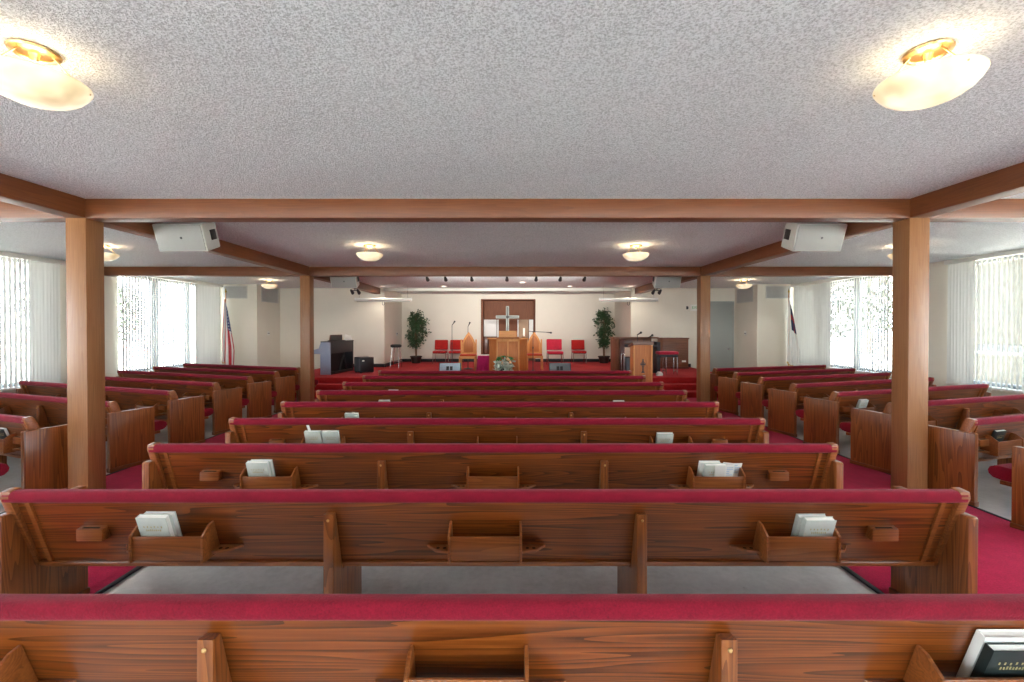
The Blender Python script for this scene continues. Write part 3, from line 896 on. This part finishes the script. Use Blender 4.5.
# switches
def plate(label, loc, rz):
    t = thing('switch_plate', label, 'light switch', loc, rz, 'switch plates')
    MB().box(-.06, .06, -.008, 0, -.06, .06, .003).build('plate', M['white_plastic'], t)
    for q in (-1, 1):
        MB().box(q*.028-.007, q*.028+.007, -.02, -.006, -.014, .014, .002).build('toggle', M['charcoal'], t)
plate('white switch plate on the left return wall', (-AX+.001, 13.7, 1.5), R(90))
plate('white switch plate on the right return wall beside the door', (AX-.001, 13.75, 1.5), R(-90))
t = thing('thermostat', 'small grey thermostat on the side wall of the stage recess', 'thermostat', (-3.899, 15.9, 1.45), R(90))
MB().box(-.06, .06, -.03, 0, -.05, .05, .006).build('case', M['grille'], t)
MB().box(-.04, .04, -.033, -.029, .0, .035).build('display', M['charcoal'], t)
# door
dx0, dx1 = 6.18, 7.08
t = MB().box(dx0, dx1, YP-.045, YP-.002, .01, 2.44, .004).build('door_1', M['door']); struct(t)
MB().box(dx0-.06, dx0, YP-.06, YP, 0, 2.5, .004).box(dx1, dx1+.06, YP-.06, YP, 0, 2.5, .004).box(dx0, dx1, YP-.06, YP, 2.44, 2.5, .004).build('door_frame', M['door'], t)
MB().lathe([(0,.07),(.025,.065),(.032,.05),(.02,.03),(.012,.02),(.03,.006),(.03,0)], (0,0,0), 20).build('door_handle', M['chrome'], t, (dx1-.1, YP-.045, 1.0)).rotation_euler = (R(90),0,0)
# exit sign
def text_mesh(s, size, mat, name, parent, loc, rot, depth=.002):
    cu = bpy.data.curves.new(name, 'FONT'); cu.body = s; cu.size = size; cu.extrude = depth; cu.align_x = 'CENTER'; cu.align_y = 'CENTER'
    o = bpy.data.objects.new(name, cu)
    dg = bpy.context.evaluated_depsgraph_get()
    me = bpy.data.meshes.new_from_object(o)
    bpy.data.objects.remove(o)
    me.materials.clear(); me.materials.append(mat)
    o = bpy.data.objects.new(name, me); COL.objects.link(o); o.parent = parent; o.location = loc; o.rotation_euler = rot
    return o
t = thing('exit_sign', 'white exit sign with green letters on the front wall right of the stage', 'sign', (5.93, YP-.001, 2.3))
MB().box(-.15, .15, -.045, 0, -.1, .1, .005).build('case', M['white_plastic'], t)
text_mesh('EXIT', .115, M['green_sign'], 'lettering', t, (0, -.047, 0), (R(90), 0, 0))
t = thing('wall_sensor', 'small black sensor on the front wall left of the exit sign', 'sensor', (at(687, YP), YP, 2.3))
MB().box(-.03, .03, -.02, 0, -.05, .05, .004).build('back_plate', M['charcoal'], t)
MB().ball((0,-.035,0), .032, 1, 1, 1.3).build('dome', M['black'], t)

# ------------------------------------------------------------------ flags
def flag(label, x, y, key, w=.52, lean=1):
    t = thing('flag_on_pole', label, 'flag', (x, y, 0))
    MB().lathe([(0,.0),(.17,0),(.17,.02),(.12,.04),(.04,.07),(.03,.12),(0,.12)], (0,0,0), 24).build('base', M['brass'], t)
    MB().tube([(0,0,.1),(0,0,2.62)], .014, 12).build('pole', M['honey_z'], t)
    MB().lathe([(0,0),(.02,.01),(.026,.04),(.012,.08),(0,.14)], (0,0,2.62), 16).build('finial', M['gold'], t)
    # furled cloth: hangs from the pole, folds deepen downwards
    mb = MB(); bm = mb.bm; uvl = bm.loops.layers.uv.new('UVMap')
    nu, nv = 36, 30; top, H = 2.5, 1.75
    grid = []
    for j in range(nv+1):
        v = j/nv; row = []
        spread = .07 + .25*min(1, v*1.5)
        for i in range(nu+1):
            u = i/nu
            xx = lean*(-.0 + spread*(u*1.15-.28) + .03*math.sin(u*9+v*2)*v)
            yy = -.05*math.sin(u*21 + .6*math.sin(v*3))*(.4+.6*v) - .03
            zz = top - H*v - .34*u*(1-v*.25) - .02*math.sin(u*21)*v
            row.append((bm.verts.new((xx, yy, zz)), (v, u)))
        grid.append(row)
    for j in range(nv):
        for i in range(nu):
            q = [grid[j][i], grid[j+1][i], grid[j+1][i+1], grid[j][i+1]]
            f = bm.faces.new([a[0] for a in q])
            for l, a in zip(f.loops, q): l[uvl].uv = a[1]
    cl = mb.build('cloth', M[key], t, angle=180)
    mb = MB()
    for i in range(nu):
        pass
    pts = [(lean*(.32*(u*1.15-.28) + .03*math.sin(u*9+2)), -.05*math.sin(u*21+.6*math.sin(3)) - .03, top-H-.34*u*.75-.02*math.sin(u*21)-.005) for u in [k/40 for k in range(41)]]
    mb.tube(pts, .01, 6)
    mb.build('fringe', M['gold'], cl)
flag('furled striped flag with starred blue corner on a pole by the left windows', -7.72, 12.5, 'us', lean=1)
flag('furled white flag with blue corner on a pole by the right windows', 7.74, 12.5, 'christian', lean=1)

# ------------------------------------------------------------------ plants
def ficus(label, x, y, h, seed, leanx=0):
    t = thing('potted_ficus', label, 'plant', (x, y, STG), 0, 'potted ficus trees by the front wall')
    rn = random.Random(seed)
    p = MB().lathe([(0,0),(.15,0),(.19,.2),(.215,.22),(.215,.25),(.19,.25),(.18,.2),(0,.2)], (0,0,0), 28).build('pot', M['pot'], t)
    mb = MB()
    for k in range(3):
        a = k*2.1
        mb.tube([(.02*math.cos(a), .02*math.sin(a), .19), (.03*math.cos(a+1), .03*math.sin(a+1), h*.35), (leanx*.5+.05*math.cos(a+2), .05*math.sin(a+2), h*.6), (leanx+.03*math.cos(a), .03*math.sin(a), h*.9)], [.02,.016,.012,.005], 7)
    for k in range(16):
        a = rn.uniform(0, 6.28); z = rn.uniform(.42,.85)*h
        mb.tube([(leanx*.5,0,z),(leanx*.5+.2*math.cos(a), .2*math.sin(a), z+.14)], [.008,.003], 5)
    mb.build('trunk', M['trunk'], t)
    mb = MB()
    # clumps
    cl = []
    for k in range(58):
        z = rn.uniform(.34, .97)
        wdt = .34*math.sin(math.pi*min(1, max(.08, (z-.27)/.78)))**.7
        a = rn.uniform(0, 6.28); q = rn.uniform(.1, .95)*wdt
        cl.append((leanx*z+q*math.cos(a), q*math.sin(a), z*h))
    for c in cl:
        for k in range(26):
            mb.leaf((c[0]+rn.gauss(0,.06), c[1]+rn.gauss(0,.06), c[2]+rn.gauss(0,.06)), rn.uniform(.08,.13), rn, .45)
    mb.build('foliage', M['leaf'], t, flat=True)
ficus('tall potted ficus by the stage wall left of the red chairs', at(416, 16.1), 16.1, 1.82, 5)
ficus('tall potted ficus by the stage wall right of the red chairs', at(604, 16.1), 16.1, 1.88, 6)

# ------------------------------------------------------------------ stage chairs
def stack_chair(fab):
    t = bpy.data.objects.new('stacking_chair', None); COL.objects.link(t)
    MB().box(-.235, .235, -.24, .22, .37, .44, .025, 3).build('seat', fab, t)
    bk = MB().box(-.235, .235, -.03, .03, -.175, .175, .025, 3).build('backrest', fab, t, (0, .27, .64)); bk.rotation_euler = (R(-9), 0, 0)
    for s in (-1, 1):
        MB().tube([(s*.225,-.22,0),(s*.22,-.2,.38)], .013, 8).build('leg', M['chrome'], t)
        MB().tube([(s*.225,.3,0),(s*.22,.22,.36),(s*.22,.25,.5),(s*.22,.3,.76)], .013, 8).build('leg', M['chrome'], t)
    MB().tube([(-.22,-.2,.36),(.22,-.2,.36)], .01, 8).tube([(-.22,.22,.36),(.22,.22,.36)], .01, 8).build('seat_rail', M['chrome'], t)
    return t
sc_ = stack_chair(M['chair_red'])
for i, (u, d, lb) in enumerate(((440.2, 16.0, 'red stacking chair on the stage beside the left ficus'), (455.8, 16.0, 'red stacking chair on the stage behind the left mic stand'), (579, 16.0, 'red stacking chair on the stage nearest the right ficus'))):
    o = sc_ if i == 0 else copy_tree(sc_)
    o.location = (at(u, d), d, STG); tag(o, lb, 'chair', 'red stacking chairs on the stage')
o = stack_chair(M['chair_pink']); o.location = (at(555, 15.1), 15.1, STG); o.scale = (1.1, 1.1, 1.06)
tag(o, 'rose pink stacking chair on the stage right of the carved chairs', 'chair')

def throne():
    t = bpy.data.objects.new('carved_chair', None); COL.objects.link(t)
    w = .25
    for s in (-1, 1):
        MB().box(s*w-.025, s*w+.025, -.26, -.21, 0, .42, .005).build('leg', M['honey_z'], t)
        MB().box(s*w-.025, s*w+.025, .2, .25, 0, .9, .005).build('leg', M['honey_z'], t)
    def arch(hw, zb, zs, zt, n=8):
        p = [(-hw, zb), (hw, zb), (hw, zs)]
        for k in range(1, n):
            q = k/n; p.append((hw*(1-q**1.7), zs + (zt-zs)*q))
        p.append((0, zt))
        p += [(-x, z) for x, z in reversed(p[2:-1])]
        return p
    b = MB().prism(arch(.225, .47, .74, 1.12), .205, .24, 'y', .006).build('backrest', M['honey_z'], t)
    MB().prism(arch(.16, .52, .74, 1.03), .19, .207, 'y', .008).build('carved_panel', M['lect_z'], b)
    # pointed rim moulding
    a = arch(.195, .47, .745, 1.075)[2:-1]
    MB().tube([(x, .2, z) for x, z in a], .012, 8).build('arch_moulding', M['honey_z'], b)
    MB().box(-.275, .275, -.26, .25, .35, .42, .006).build('seat_frame', M['honey_x'], t)
    MB().box(-.25, .25, -.24, .2, .42, .475, .02, 3).build('seat_cushion', M['cushion_orange'], t)
    return t
th_ = throne()
for i, (u, d, lb) in enumerate(((468, 13.35, 'pointed arch oak chair with rust cushion left of the pulpit'), (534.5, 13.6, 'pointed arch oak chair with rust cushion partly behind the pulpit'))):
    o = th_ if i == 0 else copy_tree(th_)
    o.scale = (.88, .95, 1)
    o.location = (at(u, d), d, STG); tag(o, lb, 'chair', 'pointed arch chairs on the stage')

# pulpit
t = thing('pulpit', 'large honey oak pulpit with side wings and slanted top at the stage centre', 'pulpit', (.03, 12.4, STG))
MB().box(-.31, .31, -.2, .3, 0, .98, .008).build('body', M['lect_z'], t)
for s in (-1, 1):
    MB().prism([(s*.31, .02), (s*.52, .16), (s*.52, .34), (s*.31, .34)] if s > 0 else [(s*.31, .34), (s*.52, .34), (s*.52, .16), (s*.31, .02)], .0, .93, 'z', .006).build('wing', M['lect_z'], t)
MB().box(-.335, .335, -.225, .32, .0, .09, .008).build('plinth', M['honey_x'], t)
MB().box(-.56, .56, .06, .38, .93, .965, .008).build('shelf', M['honey_x'], t)
mb = MB()
for x in (-.29, 0, .29): mb.box(x-.022, x+.022, -.222, -.2, .09, .95, .004)
mb.box(-.29, .29, -.222, -.2, .88, .95, .004)
mb.build('moulding', M['honey_z'], t)
mb = MB()
for s in (-1, 1): mb.prism([(s*.05,.18),(s*.24,.18),(s*.24,.8),(s*.05,.8)] if s > 0 else [(s*.05,.8),(s*.24,.8),(s*.24,.18),(s*.05,.18)], -.214, -.198, 'y', .004)
mb.build('inset_panel', M['lect_z'], t)
MB().prism([(-.22,.975),(.24,.975),(.24,.99),(-.22,1.005)], -.25, .3, 'x').build('neck', M['lect_z'], t)
MB().prism([(-.27,1.0),(.3,.985),(.3,1.03),(-.27,1.165)], -.24, .24, 'x', .006).build('slanted_top', M['honey_x'], t)
# cross standing behind
t = thing('standing_cross', 'tall silver cross standing behind the pulpit before the wood niche', 'cross', (at(507.5, 15.6), 15.6, STG))
MB().lathe([(0,0),(.2,0),(.2,.03),(.06,.06),(.05,.1),(0,.1)], (0,0,0), 24).build('base', M['steel_cross'], t)
mb = MB()
zt = CAMZ + (328-306)*15.6/F - STG; za = CAMZ + (328-317)*15.6/F - STG
mb.box(-.055, .055, -.03, .03, .08, zt, .008).box(-.4, -.055, -.03, .03, za-.055, za+.055, .008).box(.055, .4, -.03, .03, za-.055, za+.055, .008)
cr = mb.build('cross_body', M['steel_cross'], t)
mb = MB(); mb.box(-.012, .012, -.035, -.028, .12, zt-.04, .002).box(-.36, -.02, -.035, -.028, za-.012, za+.012, .002).box(.02, .36, -.035, -.028, za-.012, za+.012, .002).ball((0,-.034,za), .05, 1, .3, 1)
mb.build('inlay', M['charcoal'], cr)
# candle
for u, ztop, lb in ((524, 1.69, 'white candle on a tall stand right behind the pulpit'),):
    d = 15.2
    t = thing('candle_stand', lb, 'candle', (at(u, d), d, STG))
    MB().lathe([(0,0),(.12,0),(.12,.02),(.02,.06),(.015,.7),(.05,.75),(.07,.96),(0,.96)], (0,0,0), 20).build('stand', M['brass'], t)
    MB().lathe([(0,.955),(.035,.955),(.035,1.22),(.028,1.235),(0,1.23)], (0,0,0), 20).build('candle', M['candle'], t)
# small cloth covered table
t = thing('small_table', 'small table draped in magenta cloth left of the pulpit', 'table', (at(485, 13.0), 13.0, STG))
mb = MB(); n = 48
prof = []
for z, e in ((0, .05), (.2, .03), (.44, .0), (.46, -.01)):
    ring = []
    for k in range(n):
        a = 2*math.pi*k/n; c_, s_ = math.cos(a), math.sin(a)
        rr = .2*min(1/max(abs(c_), 1e-3), 1/max(abs(s_), 1e-3), 1.25) + e*(.6+.4*math.cos(a*12))
        ring.append(mb.bm.verts.new((rr*c_, rr*s_, z)))
    prof.append(ring)
for a, b in zip(prof, prof[1:]):
    for k in range(n): mb.bm.faces.new((a[k], a[(k+1)%n], b[(k+1)%n], b[k]))
mb.bm.faces.new(prof[-1])
mb.build('cloth', M['magenta'], t)
MB().box(-.19, .19, -.19, .19, .46, .475, .003).build('white_runner', M['paper'], t)
mb = MB()
for sx in (-1, 1):
    for sy in (-1, 1): MB().box(sx*.15-.015, sx*.15+.015, sy*.15-.015, sy*.15+.015, 0, .44).build('leg', M['brown_z'], t)
# flower arrangement
t = thing('flower_arrangement', 'pale leafy flower arrangement in a pot at the foot of the pulpit', 'flowers', (at(504, 11.85), 11.85, STG))
rn = random.Random(11)
MB().lathe([(0,0),(.12,0),(.16,.18),(.17,.2),(.15,.2),(0,.17)], (0,0,0), 24).build('pot', M['charcoal'], t)
mb = MB()
for k in range(260):
    a = rn.uniform(0, 6.28); q = rn.random()**.5*.22
    mb.leaf((q*math.cos(a), q*math.sin(a)-.03, .2+rn.uniform(-.14,.18)), rn.uniform(.1,.18), rn, .6)
mb.build('silver_leaves', M['leaf2'], t, flat=True)
mb = MB()
for k in range(46):
    s_ = rn.choice((-1, 1))
    mb.leaf((s_*rn.uniform(.04,.2), rn.uniform(-.1,.1), rn.uniform(.3,.52)), rn.uniform(.1,.17), rn, .5)
mb.build('green_leaves', M['leaf3'], t, flat=True)
for k in range(6):
    c = (rn.uniform(-.03,.17), rn.uniform(-.24,-.14), rn.uniform(.3,.46))
    MB().ball(c, .045, 1, 1, .7).ball((c[0],c[1]-.02,c[2]+.02), .025).build('bloom', M['flower'], t)
# floor monitors
def monitor(face, body):
    t = bpy.data.objects.new('floor_monitor', None); COL.objects.link(t)
    w = .28
    MB().prism([(-.2,0),(.22,0),(.22,.2),(.1,.33),(.02,.33)], -w, w, 'x', .01).build('cabinet', body, t)
    g = MB().prism([(-.206,.02),(.008,.325),(.0,.332),(-.216,.026)], -w+.02, w-.02, 'x', .002).build('grille', face, t)
    # badge of two blocks
    mb = MB()
    for x0, x1 in ((-.09, -.02), (.0, .07)):
        mb.prism([(-.115,.155),(-.05,.25),(-.06,.256),(-.125,.161)], x0, x1, 'x')
    mb.build('badge', M['black'], g)
    return t
o = monitor(M['lightblue'], M['charcoal']); o.location = (at(450, 11.75), 11.75, STG); o.rotation_euler = (0,0,R(4))
tag(o, 'wedge floor monitor with pale blue face at the stage edge, left', 'monitor speaker')
o = monitor(M['slate'], M['charcoal']); o.location = (at(560, 11.75), 11.75, STG); o.rotation_euler = (0,0,R(-4))
tag(o, 'wedge floor monitor with slate grey face at the stage edge, right', 'monitor speaker')
# mic stands
def mic(mb, p, dr, l=.16):
    p = Vector(p); dr = Vector(dr).normalized()
    mb.tube([p, p+dr*l*.7], [.01,.016], 10); mb.ball(p+dr*l*.82, .028, sub=2)
def straight_stand(label, x, y, h, tip, boom=None):
    t = thing('microphone_stand', label, 'microphone stand', (x, y, STG), 0, 'microphone stands on the stage')
    MB().lathe([(0,0),(.14,0),(.14,.015),(.04,.035),(.018,.05),(0,.05)], (0,0,0), 24).build('base', M['black'], t)
    MB().tube([(0,0,.04),(0,0,h*.6)], .012, 10).tube([(0,0,h*.6),(0,0,h)], .008, 10).build('pole', M['charcoal'], t)
    MB().lathe([(0,-.03),(.018,-.03),(.018,.03),(0,.03)], (0,0,h*.6), 12).build('clutch', M['black'], t)
    p = (0,0,h)
    if boom:
        MB().tube([(-boom[0]*.3,0,h-boom[1]*.3),(boom[0],0,h+boom[1])], .008, 8).build('boom', M['charcoal'], t)
        p = (boom[0],0,h+boom[1])
    mb = MB(); mic(mb, p, tip); mb.build('microphone', M['black'], t)
straight_stand('straight microphone stand in front of the red chairs', at(452, 13.2), 13.2, 1.32, (.5,0,.7))
straight_stand('straight microphone stand behind the left pointed arch chair', at(468, 13.75), 13.75, 1.28, (.4,0,.85))
straight_stand('boom microphone stand before the right pointed arch chair', at(533, 12.9), 12.9, 1.14, (1,0,-.1), (.38, -.02))
# lectern on the floor before the steps
t = thing('lectern', 'tall orange oak lectern with dark emblem standing before the stage steps', 'lectern', (at(641.5, 10.35), 10.35, .012))
MB().prism([(-.12,.05),(.24,.05),(.24,1.21),(-.12,1.265)], -.2, .2, 'x', .006).build('body', M['lect_z'], t)
MB().box(-.225, .225, -.145, .26, 0, .05, .006).build('plinth', M['honey_x'], t)
mb = MB()
for s in (-1, 1): mb.box(s*.2-.014, s*.2+.014, -.135, -.115, .05, 1.26, .003)
mb.build('corner_moulding', M['honey_z'], t)
MB().prism([(-.16,1.27),(.3,1.2),(.3,1.24),(-.16,1.345)], -.235, .235, 'x', .006).build('desk_top', M['brown_x'], t)
mb = MB(); mb.box(-.014, .014, -.132, -.119, .66, .95, .003).box(-.06, .06, -.132, -.119, .82, .85, .003)
mb.tube([(.05*math.cos(k*math.pi/8), -.126, .835+.05*math.sin(k*math.pi/8)) for k in range(17)], .006, 6).box(-.035, .035, -.13, -.119, .64, .67, .003)
mb.build('emblem', M['charcoal'], t)
mb = MB()
for x, q in ((-.06, (-.02,.16)), (.08, (.1,.1))):
    mb.tube([(x,.1,1.28),(x,.1,1.33+q[1]*.6),(x+q[0],.06,1.33+q[1])], .006, 8)
    mic(mb, (x+q[0],.06,1.33+q[1]), (.55,-.3,.4), .12)
mb.build('gooseneck_microphones', M['black'], t)
MB().prism([(0,1.311),(.2,1.266),(.2,1.272),(0,1.317)], -.17, .0, 'x', .001).build('paper_pad', M['paper'], t)

# organ console left (seen from its end and open back)
t = thing('spinet_piano', 'dark spinet piano with blue grey end panel beside the far left post', 'piano', (-4.66, 12.0, STG), R(-7))
# local: y runs along the instrument, back towards +x
LEN = 1.32
for y in (0, LEN-.04):
    MB().prism([(-.28,0),(0,0),(0,.86),(-.26,.86),(-.32,.7),(-.52,.64),(-.52,.55),(-.28,.55)], y, y+.04, 'y', .004).build('end_panel', M['bluegrey' if y == 0 else 'charcoal'], t)
    MB().box(-.52, -.47, y, y+.04, 0, .55, .004).build('leg', M['bluegrey'], t)
MB().box(-.27, .012, .0, LEN, .86, .885, .004).build('lid', M['charcoal'], t)
MB().box(-.02, .0, .04, LEN-.04, .56, .86, .003).build('back_rail', M['charcoal'], t)
MB().box(-.26, -.24, .04, LEN-.04, .03, .86).build('soundboard', M['black'], t)
MB().box(-.05, .0, .04, LEN-.04, 0, .07, .003).build('bottom_rail', M['black'], t)
MB().box(-.5, -.3, .04, LEN-.04, .55, .6, .004).build('keyboard', M['paper'], t)
mb = MB()
mb.tube([(-.02,.55,.07),(-.02,.75,.5)], .018, 8).tube([(-.02,.95,.07),(-.02,.75,.5)], .018, 8)
mb.build('brace', M['charcoal'], t)
t = thing('music_binder', 'dark music folder standing open on the spinet piano', 'folder', (-4.78, 12.25, STG+.885), R(-7))
MB().prism([(0,0),(.7,0),(.7,.17),(.05,.17)], -.01, .01, 'x', .003).build('cover', M['brown_z'], t)
MB().box(.01, .016, .06, .68, .01, .15).build('sheet', M['charcoal'], t)
MB().box(-.05, .1, 0, .7, 0, .02, .003).build('foot', M['black'], t)
t = MB().prism([(0,0),(.34,0),(.3,.13),(.06,.17)], -.005, .005, 'x').build('sheet_music', M['paper'], None); t.location = (-4.66, 13.0, STG+.886); t.rotation_euler = (0, 0, R(-20))
tag(t, 'white sheet music standing on the piano beside the dark folder', 'sheet music')
t = thing('bass_amplifier', 'black amplifier box with grey side on the stage beside the spinet piano', 'amplifier', (at(364, 12.75), 12.75, STG), R(-48))
MB().box(-.2, .2, -.2, .2, .02, .43, .012).build('cabinet', M['charcoal'], t)
MB().box(.2, .21, -.18, .18, .04, .41, .003).build('grille', M['black'], t)
MB().box(-.18, .18, -.212, -.2, .05, .4, .003).build('side_plate', M['slate'], t)
MB().box(.208, .215, -.15, -.09, .32, .35, .001).build('badge', M['paper'], t)
mb = MB()
for sx in (-1,1):
    for sy in (-1,1): mb.lathe([(0,0),(.025,0),(.025,.02),(0,.02)], (sx*.16, sy*.16, 0), 10)
mb.build('rubber_feet', M['black_edge'], t)
# bar stool
t = thing('bar_stool', 'bar stool with round black seat and chrome legs at the left corner of the stage', 'stool', (at(396, 14.35), 14.35, STG))
MB().lathe([(0,.63),(.15,.63),(.17,.65),(.175,.68),(.165,.71),(.13,.725),(0,.73)], (0,0,0), 28).build('seat', M['black'], t)
for k in range(4):
    a = k*math.pi/2+.7
    MB().tube([(.12*math.cos(a), .12*math.sin(a), .64), (.2*math.cos(a), .2*math.sin(a), 0)], .011, 8).build('leg', M['chrome'], t)
MB().tube([(.178*math.cos(k*math.pi/12), .178*math.sin(k*math.pi/12), .2) for k in range(25)], .009, 8).build('foot_ring', M['chrome'], t)

# right side of the stage
t = thing('keyboard_console', 'dark wooden keyboard console with open knee space behind the lectern', 'organ', (at(613, 12.6), 12.6, STG))
W = at(657, 12.6)-at(613, 12.6)
MB().box(0, .11, -.3, .3, 0, .95, .006).build('end_panel', M['panel_z'], t)
MB().box(.13, .26, -.26, .3, 0, .94, .006).build('inner_panel', M['brown_z'], t)
MB().box(W-.09, W, -.3, .3, 0, .86, .006).build('end_panel', M['charcoal'], t)
MB().box(-.02, W+.02, -.1, .34, .95, .99, .006).build('top', M['brown_x'], t)
MB().box(.26, W-.09, .2, .24, .7, .95, .004).build('music_rail', M['brown_x'], t)
MB().box(.26, W-.09, -.3, .1, .72, .78, .004).build('key_desk', M['charcoal'], t)
MB().box(.26, W-.09, -.06, -.02, .0, .1, .004).build('pedal_board', M['charcoal'], t)
t = thing('subwoofer', 'dark speaker box under the keyboard console left of the lectern', 'speaker', (at(628, 12.05), 12.02, STG))
MB().box(-.1, .12, -.14, .15, 0, .48, .006).build('cabinet', M['charcoal'], t)
MB().box(-.085, .105, -.148, -.139, .02, .46, .003).build('grille', M['slate'], t)
t = thing('keyboard_stand', 'thin chrome upright stand beside the keyboard console', 'stand', (at(622.8, 11.8), 11.8, STG))
for q in (-.035, .035): MB().tube([(q,0,.0),(q,0,.56)], .011, 8).build('upright', M['chrome'], t)
MB().tube([(-.12,0,.012),(.12,0,.012)], .011, 8).build('foot', M['chrome'], t)
MB().tube([(-.035,0,.56),(.035,0,.56)], .011, 8).build('cross_bar', M['chrome'], t)
t = thing('wooden_cabinet', 'brown wooden organ speaker cabinet against the wall right of the stage', 'cabinet', (at(674, 14.0), 14.1, STG))
hw = 13*14.0/F
MB().box(-hw, hw, -.22, .24, .04, .9, .006).build('body', M['brown_x'], t)
MB().box(-hw-.02, hw+.02, -.24, .26, .9, .94, .006).build('top', M['brown_z'], t)
MB().box(-hw-.01, hw+.01, -.23, .25, 0, .06, .006).build('plinth', M['brown_z'], t)
mb = MB()
for k in range(9): mb.prism([(-.235, .16+.075*k), (-.215, .18+.075*k), (-.215, .2+.075*k), (-.235, .2+.075*k)], -hw+.05, hw-.05, 'x')
mb.build('louvre', M['brown_x'], t)
MB().box(hw-.2, hw-.08, -.24, -.22, .2, .25, .003).build('label_plate', M['paper'], t)
t = thing('padded_bench', 'bench with red padded seat and chrome legs right of the lectern', 'bench', (at(667, 12.1), 12.1, STG))
MB().box(-.26, .26, -.17, .17, .54, .62, .025, 3).build('seat', M['chair_pink'], t)
MB().box(-.24, .24, -.15, .15, .47, .54, .004).build('seat_frame', M['charcoal'], t)
for sx in (-.06, .23):
    for sy in (-.13, .13): MB().tube([(sx,sy,0),(sx,sy,.48)], .014, 8).build('leg', M['chrome'], t)
MB().tube([(-.06,-.13,.1),(-.06,.13,.1)], .01, 8).tube([(.23,-.13,.1),(.23,.13,.1)], .01, 8).build('stretcher', M['chrome'], t)
t = MB().prism([(-.07,0),(.07,0),(.08,.04),(.05,.1),(-.03,.11),(-.08,.05)], -.06, .06, 'y', .015).build('paper_bag', M['paper'], None); t.location = (at(659.5, 11.8), 11.8, STG)
tag(t, 'small crumpled white bag on the stage edge beside the bench', 'bag')

# ------------------------------------------------------------------ light, camera
W_ = bpy.data.worlds.new('World'); S.world = W_; W_.use_nodes = True
nt = W_.node_tree; bg = nt.nodes['Background']
tc = nt.nodes.new('ShaderNodeTexCoord'); sx = nt.nodes.new('ShaderNodeSeparateXYZ'); nt.links.new(tc.outputs['Generated'], sx.inputs[0])
c = ramp(nt, sx.outputs[2], [(0.0, (0.86, 0.93, 1.0, 1)), (0.45, (0.64, 0.8, 1.0, 1))])
nt.links.new(c, bg.inputs['Color']); bg.inputs['Strength'].default_value = 3.0
L = bpy.data.lights.new('sun', 'SUN'); L.energy = 24; L.angle = R(1); L.color = (1, .96, .9)
lo = bpy.data.objects.new('sun', L); COL.objects.link(lo); lo.location = (0, 40, 40); lo.rotation_euler = (R(-32), 0, 0)

cam = bpy.data.cameras.new('Camera'); co = bpy.data.objects.new('Camera', cam); COL.objects.link(co)
cam.sensor_width = 36; cam.lens = F*36/1024
PITCH = .0098
co.location = (CAMX, 0, CAMZ); co.rotation_euler = (math.pi/2 - PITCH, 0, 0)
cam.shift_y = -(341-CY - F*math.tan(PITCH))/1024
cam.clip_start = .05; cam.clip_end = 300
S.camera = co
S.view_settings.view_transform = 'Standard'; S.view_settings.look = 'None'; S.view_settings.gamma = 1; S.view_settings.use_curve_mapping = False
S.view_settings.exposure = 2.0
S.cycles.use_denoising = True
S.cycles.diffuse_bounces = 6; S.cycles.max_bounces = 12; S.cycles.transparent_max_bounces = 12
